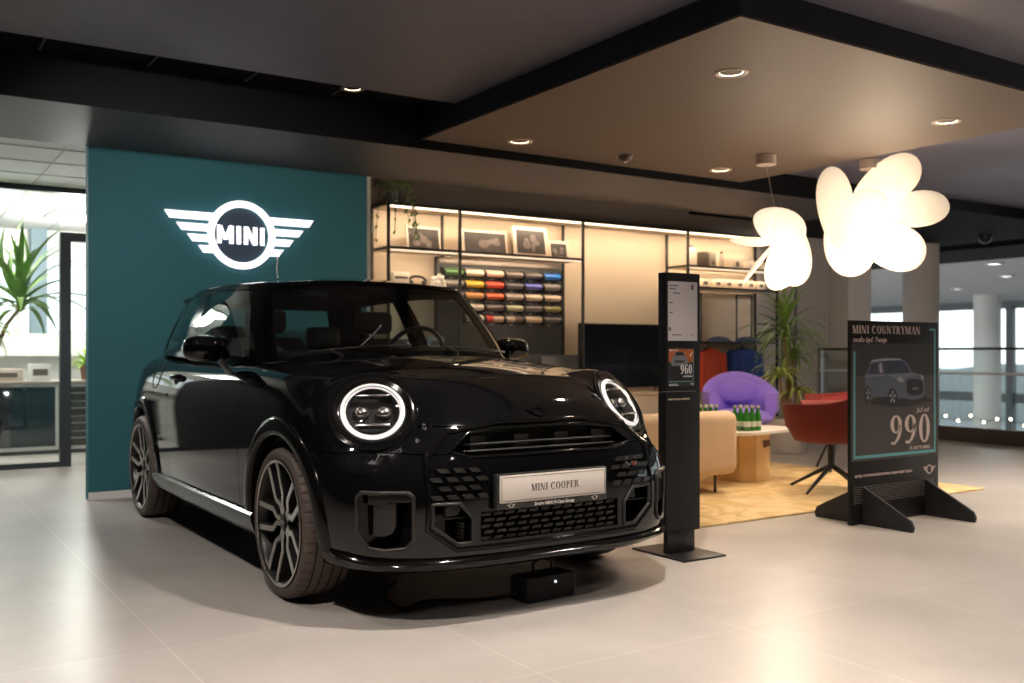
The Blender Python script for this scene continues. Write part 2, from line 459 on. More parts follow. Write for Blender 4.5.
def hood_in(c):
    t = (.48-c.y)/(1.14); xl = .62 + (.487-.62)*t
    return c.z > .755 and abs(c.x) < xl and c.y < .50
def door_in(c): return abs(c.x) > .66 and .52 < c.y < 1.83 and .30 < c.z < 1.02
def well_in(c): 
    for y in (0, WB):
        if abs(c.x) > .50 and ((c.y-y)**2 + (c.z-WR)**2)**.5 < .374 : return True
        if abs(c.x) > .50 and abs(c.y-y) < .372 and c.z < .27: return True
    return False
def inner(c, n):      # faces of holes, not on the outer skin
    return abs(float(BF(np.array([c.x]),np.array([c.y]),np.array([c.z]))[0])) > .006
regions = {'hood': [], 'door_left': [], 'door_right': [], 'front_bumper': [], 'body': []}
bm.faces.index_update()
cen = np.array([f.calc_center_median()[:] for f in bm.faces]); inn = np.abs(BF(*cen.T)) > .02
for f in bm.faces:
    c = f.calc_center_median()
    i = inn[f.index] or (abs(c.x) < .70 and .5 < c.y < 2.7 and c.z > .9)
    f.material_index = 1 if i else 0
    if not i and hood_in(c): r = 'hood'
    elif not i and door_in(c): r = 'door_left' if c.x < 0 else 'door_right'
    elif c.z < .655 and c.y < -.30 and not well_in(c) and c.z > .0: r = 'front_bumper'
    else: r = 'body'
    regions[r].append(f)
def extract(bm, fset, name, mats, parent):
    nb = NB(); vm = {}
    for f in fset:
        vs = []
        for v in f.verts:
            if v not in vm: vm[v] = nb.verts.new(v.co)
            vs.append(vm[v])
        try: g = nb.faces.new(vs); g.material_index = f.material_index; g.smooth = True
        except ValueError: pass
    nb.normal_update()
    sharp = [e for e in nb.edges if len(e.link_faces) == 2 and e.calc_face_angle(0) > rad(30)]
    bmesh.ops.split_edges(nb, edges=sharp)
    me = bpy.data.meshes.new(name); nb.to_mesh(me)
    nb.verts.ensure_lookup_table(); nb.normal_update()
    co = np.array([v.co[:] for v in nb.verts]); nn = np.array([v.normal[:] for v in nb.verts])
    g = BG(co); val = np.abs(BF(*co.T)); dots = (g*nn).sum(1)
    use = (val < 3e-3) & (dots > .8)
    nn[use] = g[use]
    for m in mats: me.materials.append(m)
    me.normals_split_custom_set_from_vertices([tuple(x) for x in nn])
    nb.free()
    o = bpy.data.objects.new(name, me); C.objects.link(o); o.parent = parent
    return o
bm.normal_update()
body = extract(bm, regions['body'], 'body', [paint, matte_black], car)
hood = extract(bm, regions['hood'], 'hood', [paint, matte_black], car)
bumper = extract(bm, regions['front_bumper'], 'front_bumper', [paint, piano], car)
doors = [extract(bm, regions['door_left'], 'door', [paint, matte_black], car), extract(bm, regions['door_right'], 'door', [paint, matte_black], car)]
bm.free()

# --- wheel arch cladding -------------------------------------------------------
for s in (-1,1):
    for y0 in (0, WB):
        b = NB(); secs = []
        a0, a1 = (-8, 188)
        for k in range(49):
            a = rad(a0 + (a1-a0)*k/48)
            ca, sa = cos(a), sin(a); sec = []
            for (r, off) in ((.372,-.05),(.372,.004),(.375,.010),(.384,.013),(.42,.013),(.442,.009),(.450,.003),(.450,-.02)):
                yy = y0 - r*ca; zz = max(WR + r*sa, .215)
                x = float(side_x([yy],[max(zz,.26)])[0]) + off
                sec.append((s*x, yy, zz))
            secs.append(sec)
        sweep(b, secs)
        obj('wheel_arch_trim', b, piano, car, 50)
# --- side skirt -----------------------------------------------------------------
for s in (-1,1):
    b = NB(); secs = []
    for k in range(30):
        y = .33 + (2.17-.33)*k/29; x = float(side_x([y],[.33])[0])
        secs.append([(s*(x+a), y, z) for a, z in ((-.02,.325),(.008,.320),(.020,.308),(.018,.285),(.002,.235),(-.03,.205),(-.08,.205),(-.08,.3))])
    sweep(b, secs); obj('side_skirt', b, mat('skirt_black',(.004,.004,.004),rough=.22,spec=.16), car, 25)
# --- front splitter ---------------------------------------------------------------
b = NB(); secs = []
for k in range(61):
    th = rad(-61 + 122*k/60); edge = abs(k-30)/30
    lift = .035*max(0, (edge-.75)/.25)**1.5
    sec = []
    for off, z in ((-.06,.265),(.004,.262),(.016,.255),(.024,.243),(.016,.232),(-.06,.225)):
        p = plan_pt(th, .27, off if off < 0 else off*min(1, (1-edge)*9+.05)); sec.append((p[0], p[1], z+lift))
    secs.append(sec)
sweep(b, secs); obj('front_splitter', b, piano, car, 50)
# --- grille surround (octagon moulding), insets --------------------------------
def frame_on(name, poly, w, off, m, parent, n=8, seg=8, sub=6):
    pts = []
    for i in range(len(poly)):
        a = np.array(poly[i]); c = np.array(poly[(i+1)%len(poly)])
        for k in range(sub): pts.append(tuple(a + (c-a)*k/sub))
    P3 = on_front(pts, off); b = NB(); tube(b, [tuple(q) for q in P3], w, 8, closed=True)
    return obj(name, b, m, parent, 50)
OCT = [(-.545,.642),(-.44,.735),(-.21,.768),(.21,.768),(.44,.735),(.545,.642),(.553,.375),(.44,.293),(-.44,.293),(-.553,.375)]
frame_on('grille_surround', OCT, .011, .000, piano, car)
frame_on('upper_grille_frame', SLOT, .006, .002, piano, car)
for s in (-1,1):
    frame_on('intake_frame', CORN(s), .007, .002, grille_grey, car)
    frame_on('vent_frame', VENT(s), .008, .002, grille_grey, car)
    # fin inside the side vent
    b = NB()
    def slab(poly, o0, o1):
        q = []
        for i_ in range(len(poly)):
            a_ = np.array(poly[i_]); c_ = np.array(poly[(i_+1)%len(poly)])
            for k_ in range(4): q.append(tuple(a_+(c_-a_)*k_/4))
        lo = on_front(q, o0); hi = on_front(q, o1); V, _ = grid_faces(b, [lo, hi], closed_v=True); cap(b, V[1]); cap(b, V[0][::-1])
    slab([(s*x,z) for x,z in [(.612,.508),(.745,.508),(.745,.470),(.70,.470),(.69,.480),(.612,.480)]], -.07, -.012)
    slab([(s*x,z) for x,z in [(.665,.478),(.735,.468),(.735,.345),(.70,.345),(.675,.358),(.665,.385)]], -.07, -.028)
    obj('vent_fin', b, grille_grey, car, 30)
    # corner intake details
    b = NB(); yv = float(front_y([s*.46],[.4])[0])
    box(b, min(s*.53,s*.38), max(s*.53,s*.38), yv+.03, yv+.034, .405, .409)
    for k in range(5): box(b, min(s*.395,s*.405), max(s*.395,s*.405), yv+.02, yv+.06, .325+.014*k, .333+.014*k)
    prism(b, [(s*.47,.415),(s*.42,.418),(s*.405,.44),(s*.42,.462),(s*.47,.45)][::s], .03, basis((0,yv+.06,0),(1,0,0),(0,0,1),(0,-1,0)))
    obj('intake_insert', b, satin_black, car, 30)
# chequered mesh at both sides of the plate and the lower mesh
for s in (-1,1):
    b = NB()
    for r in range(4):
        for k in range(4):
            x0 = .305 + .062*k + (.031 if r % 2 else 0); z0 = .485 + .033*r
            if x0+.05 > .545: continue
            q = [(s*x0,z0),(s*(x0+.038),z0),(s*(x0+.052),z0+.017),(s*(x0+.014),z0+.017)]
            lo = on_front(q, -.002); hi = on_front(q, .009)
            V, _ = grid_faces(b, [lo, hi], closed_v=True); cap(b, V[1]); cap(b, V[0])
    obj('chequered_mesh', b, grille_grey, car, 20)
b = NB()
for r in range(5):
    for k in range(12):
        x0 = -.335 + .056*k + (.014 if r % 2 else 0); z0 = .318 + .023*r
        if x0+.05 > .345: continue
        q = [(x0,z0),(x0+.040,z0),(x0+.050,z0+.012),(x0+.010,z0+.012)]
        lo = on_front(q, -.05); hi = on_front(q, -.012)
        V, _ = grid_faces(b, [lo, hi], closed_v=True); cap(b, V[1]); cap(b, V[0])
obj('lower_grille_mesh', b, mat('mesh_black',(.016,.015,.014),rough=.4), car, 20)
b = NB()
for z in (.672, .70):
    ps = on_front([(x, z) for x in np.linspace(-.38,.38,20)], -.035)
    tube(b, [tuple(q) for q in ps], .006, 6)
for x in (-.3,-.1,.1,.3):
    y = float(front_y([x],[.69])[0]); box(b, x-.035, x+.035, y+.045, y+.085, .652, .715)
obj('upper_grille_bar', b, satin_black, car, 30)
# emblem and side badge
b = NB(); y = float(front_y([0],[.80])[0]); n = BG([(0,y,.80)])[0]
Mb = basis(Vector((0,y,.80))+Vector(n)*.001, (1,0,0), Vector(n).cross(Vector((1,0,0))), n)
badge(b, .026, .004, Mb); obj('bonnet_badge', b, piano, car, 20)
b = NB(); yb = float(front_y([.42],[.57])[0]) - .010
for r in range(2):
    for k in range(3):
        if (r+k) % 2: box(b, .385+.016*k, .401+.016*k, yb-.004, yb, .562+.009*r, .571+.009*r)
box(b, .436, .45, yb-.004, yb, .562, .580)
sb = obj('side_badge', b, chrome, car, 20)
b = NB(); box(b, .428,.434,yb-.004,yb,.562,.580); obj('badge_accent', b, mat('badge_red',(.6,.03,.02),.4), sb)

# --- number plate -----------------------------------------------------------------
py = -.835
b = NB(); box(b, -.292,.252, py+.001,py+.03, .434,.573, .006); holder = obj('plate_holder', b, satin_black, car)
b = NB(); box(b, -.28,.24, py-.004,py+.002, .461,.568, .004); plate = obj('plate', b, plate_white, car)
b = NB()
for x0,x1,z0,z1 in ((-.272,.232,.5595,.5610),(-.272,.232,.4680,.4695),(-.2735,-.272,.4695,.5595),(.232,.2335,.4695,.5595)):
    box(b, x0,x1,py-.0046,py-.004,z0,z1)
serif(b, 'MINI COOPER', .028, XZ(-.134, py-.004, .500), width=.236, depth=.0007)
obj('plate_lettering', b, ink, plate, None)
text_obj('holder_lettering', 'Dealer MINI M-Cars Group', .017, XZ(-.115, py+.0005, .4415), print_white, holder, width=.195, offset=.0006)
for x in (-.225,.185):
    b = NB(); badge(b, .009, .0008, XZ(x, py+.0008, .449)); obj('holder_badge', b, print_white, holder, None)

# --- headlamps ----------------------------------------------------------------------
for s in (-1,1):
    c, n, ex, ey = hl_frame(s)
    def loc(u, v, w): return c + ex*u + ey*v + n*w
    def conf(u, v, off):     # conform to the skin
        q = np.array([tuple(loc(u,v,-.12))]); d = np.array([tuple(n)]); p = march(q, d, 0, .4); g = BG(p)
        return tuple((p + g*off)[0])
    def oval(r, off, N=56, fl=0.0):
        return [conf(r*cos(2*PI*k/N), r*sin(2*PI*k/N), off) for k in range(N)]
    b = NB()          # gloss black bezel with a raised rim
    grid_faces(b, [oval(.152,-.02), oval(.154,.003), oval(.164,.003), oval(.168,.004), oval(.171,.0075), oval(.176,.0075), oval(.180,.002), oval(.180,-.01)], closed_v=True)
    hlo = obj('headlamp', b, piano, car, 50)
    b = NB()
    rows = [oval(.154,.001), oval(.148,-.003), oval(.139,-.008), oval(.131,-.014), oval(.131,-.03)]
    grid_faces(b, rows, closed_v=True); obj('bezel', b, piano, hlo, 60)
    b = NB()          # ring light
    secs = []
    for k in range(64):
        a = 2*PI*k/64; sec = []
        for r, off in ((.131,-.012),(.129,-.0045),(.120,-.003),(.1125,-.0045),(.110,-.014)):
            sec.append(conf(r*cos(a), r*sin(a), off))
        secs.append(sec)
    sweep(b, secs, closed_path=True); obj('ring_light', b, drl, hlo, 50)
    b = NB()          # bowl
    rings = []
    for r, w in ((.113,-.012),(.110,-.035),(.10,-.052),(.06,-.058),(.001,-.058)):
        rings.append([tuple(loc(r*cos(2*PI*k/40), r*sin(2*PI*k/40), w)) for k in range(40)])
    grid_faces(b, rings, closed_v=True); obj('lamp_bowl', b, matte_black, hlo, 60)
    b = NB()
    for u in (-.045,.045):
        M = basis(loc(u, .005, -.058), ex, ey, n)
        vs = bmesh.ops.create_cone(b, cap_ends=True, segments=28, radius1=.034, radius2=.030, depth=.03, matrix=M)['verts']
    obj('projector_housing', b, satin_black, hlo, 40)
    for u in (-.045,.045):
        b = NB(); M = basis(loc(u,.005,-.04), ex, ey, n)
        bmesh.ops.create_uvsphere(b, u_segments=24, v_segments=12, radius=.026, matrix=M @ Matrix.Diagonal((1,1,.6,1))); obj('projector', b, reflector, hlo, 60)
    for v, hw in ((.068,.068),(-.068,.068)):
        b = NB(); M = basis(loc(0, v, -.022), ex, ey, n); box(b, -hw,hw,-.0045,.0045,-.02,.01, .002, M=M)
        obj('light_bar', b, reflector, hlo, 40)
    b = NB()
    rows = []
    for r in (.153,.12,.08,.04,.001): rows.append(oval(r, .001 + .008*(1-(r/.153)**2)))
    grid_faces(b, rows, closed_v=True); obj('lens', b, lens, hlo, 60)

# --- greenhouse -----------------------------------------------------------------------
U  = [0,.15,.28,.34,.50,.62,.76,.86,.92,1.0]
fB = spline(U, [(0,.37,1.04),(-.36,.43,1.033),(-.665,.58,1.006),(-.730,.76,1.008),(-.765,1.25,1.018),(-.772,1.72,1.03),(-.752,2.25,1.045),(-.70,2.60,1.055),(-.585,2.78,1.06),(0,2.90,1.06)])
fT = spline(U, [(0,.86,1.425),(-.32,.88,1.42),(-.562,.935,1.402),(-.605,1.06,1.402),(-.622,1.45,1.42),(-.622,1.80,1.42),(-.60,2.20,1.408),(-.555,2.50,1.390),(-.47,2.63,1.384),(0,2.76,1.392)])
def GH(u, t, s=-1, off=0.0):
    """s=-1: side with negative x"""
    def raw(u,t):
        b_ = fB(u); t_ = fT(u); p = b_ + (t_-b_)*t
        c = np.array([0, 1.65, p[2]]); d = p-c; d[2] = 0; d /= max(np.linalg.norm(d),1e-6)
        return p + d*.022*4*t*(1-t)
    p = raw(u,t)
    if off:
        e = 1e-3
        du = raw(min(u+e,1),t)-raw(max(u-e,0),t); dt = raw(u,t+e)-raw(u,t-e)
        n = np.cross(du, dt); n /= np.linalg.norm(n)
        if n.dot(p-np.array([0,1.65,1.0])) < 0: n = -n
        p = p + n*off
    return (p[0]*(1 if s < 0 else -1), p[1], p[2])
def panel(name, u0, u1, t0, t1, m, parent, off=0.0, th=.004, s=-1, nu=12, nt=8, shape=None):
    """patch of the greenhouse shell with thickness"""
    b = NB(); L = []
    for o_ in (off, off-th):
        rows = []
        for i in range(nu+1):
            row = []
            for j in range(nt+1):
                a, c_ = i/nu, j/nt
                if shape: u, t = shape(a, c_)
                else: u, t = u0+(u1-u0)*a, t0+(t1-t0)*c_
                row.append(GH(abs(u), t, (s if u >= 0 else -s), o_))
            rows.append(row)
        L.append(grid_faces(b, rows)[0])
    A, B_ = L
    n, m_ = len(A), len(A[0])
    for i in range(n-1):
        for j in (0, m_-1):
            b.faces.new((A[i][j], A[i+1][j], B_[i+1][j], B_[i][j]))
    for j in range(m_-1):
        for i in (0, n-1):
            b.faces.new((A[i][j], A[i][j+1], B_[i][j+1], B_[i][j]))
    return obj(name, b, m, parent, 40)
# windscreen spans both sides (u from -.285 to .285)
panel('windscreen', -.285,.285, -.02,.985, glass, car, nu=36, nt=10)
for s in (-1,1):
    panel('windscreen_pillar', .281,.342, -.03,1.02, piano, car, off=.004, th=.03, s=s, nu=8)
    win = panel('side_window', .345,.628, .03,.955, glass, car, s=s, nu=14, nt=8)
    panel('door_pillar', .605,.655, -.02,.99, piano, car, off=.001, th=.03, s=s, nu=4)
    panel('quarter_window', .648,.835, .04,.95, glass, car, s=s, nu=10, nt=8)
    panel('rear_pillar', .815,.925, -.04,1.02, piano, car, off=.004, th=.05, s=s, nu=8)
    panel('window_trim', .33,.88, -.05,.035, piano, car, off=.008, th=.03, s=s, nu=30, nt=3)
    panel('roof_rail', .29,.93, .93,1.01, piano, car, off=.005, th=.04, s=s, nu=30, nt=3)
panel('rear_window', .915,.999, .10,.93, glass, car, s=-1, nu=8, nt=8, shape=lambda a,c_: ((.915+.17*a) if a <= .5 else -(2-(.915+.17*a)), .10+.83*c_))
for s in (-1,1):
    panel('tailgate', .915,.9995, -.04,.11, paint, car, off=.003, th=.03, s=s, nu=8, nt=3)
    panel('rear_header', .915,.9995, .92,1.01, piano, car, off=.003, th=.03, s=s, nu=8, nt=3)
    panel('windscreen_header', .0005,.30, .955,1.01, piano, car, off=.003, th=.03, s=s, nu=14, nt=3)
    panel('cowl', .0005,.30, -.06,.03, piano, car, off=.004, th=.03, s=s, nu=14, nt=3)
# roof
b = NB(); rows = []
us = [k/56 for k in range(57)]
loop = [GH(u, 1.0, -1, .006) for u in us] + [GH(u, 1.0, 1, .006) for u in us[::-1]][1:-1]
def roofpt(p, s):
    tx, ty = 0.0, min(max(p[1], 1.45), 2.25)
    q = 1-s
    return (tx+(p[0]-tx)*q, ty+(p[1]-ty)*q, p[2] + .050*(1-q**2.2))
for s_ in (-.012, 0, .01,.03,.06,.1,.16,.24,.34,.46,.6,.75,.9,1.0):
    if s_ < 0: rows.append([(p[0]*1.0, p[1], p[2]-.03) for p in loop])
    else: rows.append([roofpt(p, s_) for p in loop])
grid_faces(b, rows, closed_v=True)
obj('roof', b, paint, car, 60)
b = NB(); secs = []     # roof spoiler
for k in range(25):
    x = -.55 + 1.10*k/24; e = (abs(x)/.55)
    y = 2.72 - .14*e**3; z = 1.422 - .022*e**2
    secs.append([(x, y-.10, z-.02), (x, y-.04, z+.006), (x, y+.06, z+.002), (x, y+.115, z-.010), (x, y+.11, z-.022), (x, y, z-.04)])
sweep(b, secs); obj('roof_spoiler', b, paint, car, 40)

# --- interior ----------------------------------------------------------------------------
b = NB(); secs = []
for k in range(21):
    x = -.66+1.32*k/20; yy = .62 + .14*(x/.66)**2
    hum = .035*math.exp(-((x-.33)/.17)**2)
    secs.append([(x,yy-.12,1.0),(x,yy+.02,1.035),(x,yy+.25,1.05+hum),(x,yy+.33,1.03+hum),(x,yy+.34,1.0)])
sweep(b, secs); obj('dashboard', b, seat_m, car, 40)
b = NB(); ring = []
Mw = Matrix.Translation((.36,1.10,1.02)) @ Matrix.Rotation(rad(-65),4,'X')
for k in range(40): ring.append(Mw @ Vector((.185*cos(2*PI*k/40), .185*sin(2*PI*k/40), 0)))
tube(b, ring, .014, 8, closed=True); sw = obj('steering_wheel', b, mat('steering_leather',(.03,.03,.03),.35), car, 60)
b = NB(); cyl(b, Mw @ Vector((0,0,-.03)), Mw @ Vector((0,0,.015)), .055)
for a in (-20,200,270): tube(b, [Mw @ Vector((.04*cos(rad(a)),.04*sin(rad(a)),0)), Mw @ Vector((.18*cos(rad(a)),.18*sin(rad(a)),0))], .012, 6)
obj('wheel_hub', b, seat_m, sw, 40)
def seatback(x, y, w, h, hr):
    b = NB(); secs = []
    for k in range(9):
        t = k/8; z = .98 + h*t; ww = w*(1-.12*t**3); yy = y + .12*t
        sec = [(x+ww*px, yy+.05*pq, z) for px,pq in ((-1,0),(-.8,-.9),(-.4,-.75),(.4,-.75),(.8,-.9),(1,0),(.85,1),(-.85,1))]
        secs.append(sec)
    sweep(b, secs); so = obj('seat', b, seat_m, car, 60)
    if hr:
        b = NB(); box(b, x-.12,x+.12, y+.09,y+.18, .98+h+.03,.98+h+.17, .035, 3); obj('headrest', b, seat_m, so, 60)
for x in (-.35,.35): seatback(x, 1.5, .235, .15, True)
for x in (-.33,.33): seatback(x, 2.28, .26, .07, True)
b = NB(); box(b, -.05,.13, .0,.03, -.03,.03, .012, 2, M=Matrix.Translation((-.04,1.14,1.34))); obj('interior_mirror', b, seat_m, car, 50)

# --- mirrors, handles, fuel flap, wipers ------------------------------------------------
for s in (-1,1):
    b = NB(); N = 24; M_ = 12; rows = []
    cx, cy, cz = s*.905, .89, 1.064
    for i in range(M_+1):
        ph = -PI/2 + PI*i/M_; row = []
        for k in range(N):
            a = 2*PI*k/N
            def se(c_, e): return math.copysign(abs(c_)**e, c_)
            X = .118*se(cos(ph),.55)*se(cos(a),.7); Z = .068*se(cos(ph),.55)*se(sin(a),.7); Y = .075*se(sin(ph),.8)
            row.append((cx+X*(1 - .12*(Y<0)), cy+Y, cz+Z*(1-.1*(Y<0))))
        rows.append(row)
    grid_faces(b, rows, closed_v=True); bmesh.ops.remove_doubles(b, verts=b.verts[:], dist=1e-4)
    mo = obj('wing_mirror', b, paint, car, 70)
    b = NB(); box(b, cx-.095,cx+.095, cy+.068,cy+.078, cz-.05,cz+.05, .02, 3); obj('mirror_glass', b, reflector, mo, 50)
    b = NB(); secs = []
    for t in np.linspace(0,1,7):
        x = s*(.855 - .055*t); y = .87-.05*t; z = 1.015-.095*t; w = .042+.022*t
        secs.append([(x, y+w*cos(2*PI*k/10), z+.016*sin(2*PI*k/10)*1.1) for k in range(10)])
    sweep(b, secs); obj('mirror_stalk', b, satin_black, mo, 60)
    d = doors[0 if s < 0 else 1]
    b = NB(); x = float(side_x([1.70],[.90])[0]); secs = []
    for t in np.linspace(0,1,9):
        y = 1.60+.19*t; e = sin(PI*t)**.5
        xx = float(side_x([y],[.905])[0])
        secs.append([(s*(xx+.004+.030*e+ .008*cos(a)), y, .905+.016*sin(a)) for a in [2*PI*k/8 for k in range(8)]])
    sweep(b, secs); obj('door_handle', b, piano, d, 60)
    b = NB(); xx = float(side_x([1.70],[.885])[0]); sphere(b, (s*(xx-.004),1.70,.885), .05, .25,1.3,.8); obj('handle_recess', b, matte_black, d, 60)
b = NB(); yc, zc_ = 2.18, .90       # fuel flap on this side
pts_ = []
for k in range(36):
    y = yc+.085*cos(2*PI*k/36); z = zc_+.075*sin(2*PI*k/36); pts_.append((-(float(side_x([y],[z])[0])+.0005), y, z))
tube(b, pts_, .0028, 6, closed=True); obj('fuel_flap', b, matte_black, car, 60)
b = NB()
for (x, y, z) in ((-.875,1.9,.80),): box(b, x-.002,x+.004,y-.02,y+.02,z-.008,z+.008,.003)
obj('side_marker', b, chrome, car)
for s, xs_ in ((-1,(-.50,-.02)),(1,(.08,.60))):
    b = NB(); ps = []
    for k in range(12):
        t = k/11; u = (xs_[0]+(xs_[1]-xs_[0])*t); uu = abs(u)/.64*.28
        ps.append(GH(uu, .05+.03*t, -1 if u < 0 else 1, .014))
    tube(b, ps, .006, 6)
    q = ps[2]; tube(b, [q, (q[0]+.05*1, q[1]-.05, q[2]-.03)], .009, 6)
    obj('wiper', b, satin_black, car, 60)
b = NB(); tube(b, [GH(.12,.07,-1,.02), GH(.095,.16,-1,.03), GH(.06,.30,-1,.035)], [.006,.004,.002], 6); obj('wiper_arm', b, mat('wiper_metal',(.5,.5,.5),.2,1.0), car, 60)

# tail lights (seen only from the side)
for s in (-1,1):
    b = NB(); rows = []
    for i in range(7):
        row = []
        for j in range(7):
            th = rad(50-18*i/6*1.6); z = .78+.16*j/6
            o_ = np.array([[0,2.15,z]]); dd = np.array([[s*sin(th), cos(th), 0.]]); p = march(o_,dd); g = BG(p)
            row.append(tuple((p+g*.006)[0]))
        rows.append(row)
    grid_faces(b, rows); obj('tail_lamp', b, mat('tail_lamp_red',(.35,.01,.01),.15,coat=1), car, 50)

# --- wheels -----------------------------------------------------------------------------
def make_wheel(y, s, phase):
    """outer face looks along s*x"""
    def X(v): return s*v
    xo = .862 if y < 1 else .874
    prof = [(.262,-.015),(.268,-.004),(.280,.002),(.296,.004),(.308,-.002),(.315,-.012),(.319,-.028),(.321,-.06),(.322,-.1075),(.321,-.155),(.319,-.187),(.315,-.203),(.305,-.213),(.28,-.217),(.262,-.20)]
    SEG = 288
    def fn(r, h, k):
        if -.05 < h < -.006 and r > .31 and k % 6 in (0,): r -= .007
        if -.209 < h < -.165 and r > .31 and k % 6 in (0,): r -= .007
        if -.16 < h < -.055 and r > .31 and (k % 9 == 0): r -= .004
        return r, h
    b = NB(); rows = []
    for k in range(SEG):
        a = 2*PI*k/SEG; rows.append([])
        for r,h in prof:
            r2,h2 = fn(r,h,k); rows[-1].append((X(xo+h2), y+r2*cos(a), WR+r2*sin(a)))
    grid_faces(b, rows, closed_u=True)
    wheel = obj('wheel', b, rubber, car, 40); 
    # tread grooves as thin dark rings
    b = NB()
    for h in (-.045,-.085,-.13,-.17):
        lathe(b, [(.3225,h-.004),(.3232,h),(.3225,h+.004)], 'X', 96, (0,0,0))
    for v in b.verts: v.co.x = X(xo+v.co.x); v.co.y += y; v.co.z += WR
    obj('tread_groove', b, matte_black, wheel, 60)
    # rim barrel
    b = NB(); rows = []
    pr = [(.272,-.005),(.270,.004),(.262,.004),(.254,-.004),(.250,-.02),(.243,-.05),(.235,-.12),(.25,-.2),(.268,-.21)]
    for k in range(96):
        a = 2*PI*k/96; rows.append([(X(xo+h), y+r*cos(a), WR+r*sin(a)) for r,h in pr])
    grid_faces(b, rows, closed_u=True); obj('rim', b, alloy_dark, wheel, 50)
    b = NB(); rows = []
    for k in range(96):
        a = 2*PI*k/96; rows.append([(X(xo+h), y+r*cos(a), WR+r*sin(a)) for r,h in [(.268,.0045),(.262,.006),(.256,.003)]])
    grid_faces(b, rows, closed_u=True); obj('rim_lip', b, alloy, wheel, 60)
    # brake disc, caliper
    b = NB(); cyl(b, (X(.74),y,WR),(X(.75),y,WR), .155, seg=48); cyl(b, (X(.74),y,WR),(X(.78),y,WR), .075, seg=32); obj('brake_disc', b, disc_m, wheel, 40)
    b = NB(); secs = []
    for k in range(9):
        a = rad(150+60*k/8 - (180 if y > 1 else 0)); secs.append([(X(xx), y+r*cos(a), WR+r*sin(a)) for xx,r in ((.72,.11),(.78,.11),(.785,.17),(.72,.17))])
    sweep(b, secs); obj('brake_caliper', b, caliper_m, wheel, 30)
    # spokes: five forks
    core = NB(); face = NB()
    def prong(bm, pts, w, x0, x1, flat=False):
        P2 = pts; secs = []
        n = len(P2)
        for i,(p,q,wi,dx) in enumerate(P2):
            a = P2[max(i-1,0)]; c_ = P2[min(i+1,n-1)]
            t = Vector((c_[0]-a[0], c_[1]-a[1])).normalized(); nn = Vector((-t.y, t.x))
            l = (p+nn.x*wi, q+nn.y*wi); r = (p-nn.x*wi, q-nn.y*wi)
            secs.append([(X(xo+x1+dx), y+l[0], WR+l[1]), (X(xo+x1+dx), y+r[0], WR+r[1]), (X(xo+x0+dx), y+r[0]*1.0, WR+r[1]), (X(xo+x0+dx), y+l[0], WR+l[1])])
        sweep(bm, secs)
    for i in range(5):
        A = rad(phase + 72*i)
        e = Vector((cos(A), sin(A))); f_ = Vector((-sin(A), cos(A)))
        def pt(r, o, w, dx): v = e*r + f_*o; return (v.x, v.y, w, dx)
        for sd in (-1,1):
            path = [pt(.036,sd*.011,.009,-.026), pt(.074,sd*.012,.009,-.022), pt(.080,sd*.015,.010,-.021), pt(.106,sd*.040,.010,-.017), pt(.113,sd*.044,.0105,-.016), pt(.256,sd*.053,.0115,-.003)]
            prong(core, [(p,q,w+.004,d) for p,q,w,d in path], 0, -.040, -.002)
            prong(face, path, 0, -.004, .0015)
    obj('spoke_core', core, alloy_dark, wheel, 30); obj('spoke_face', face, alloy, wheel, 30)
    b = NB(); cyl(b, (X(xo-.06),y,WR),(X(xo-.026),y,WR), .05, .042, seg=32); cyl(b, (X(xo-.03),y,WR),(X(xo-.018),y,WR), .026, seg=28); obj('hub', b, alloy_dark, wheel, 40)
    b = NB()
    Mh = basis((X(xo-.0175), y, WR), (0,-s*1.0,0), (0,0,1), (s,0,0))
    badge(b, .010, .001, Mh); obj('hub_badge', b, alloy, wheel, None)
    b = NB()
    for i in range(5):
        a = rad(phase+36+72*i); cyl(b, (X(xo-.045),y+.036*cos(a),WR+.036*sin(a)),(X(xo-.022),y+.036*cos(a),WR+.036*sin(a)), .007, seg=8)
    obj('wheel_bolt', b, satin_black, wheel, 30)['kind'] = 'stuff'
for y, ph in ((0, 0), (WB, 18)):
    for s in (-1,1): make_wheel(y, s, ph)
# ================================================================== ROOM
CAMH = 1.047
def bx(*a, **k):
    b = NB(); box(b, *a, **k); return b
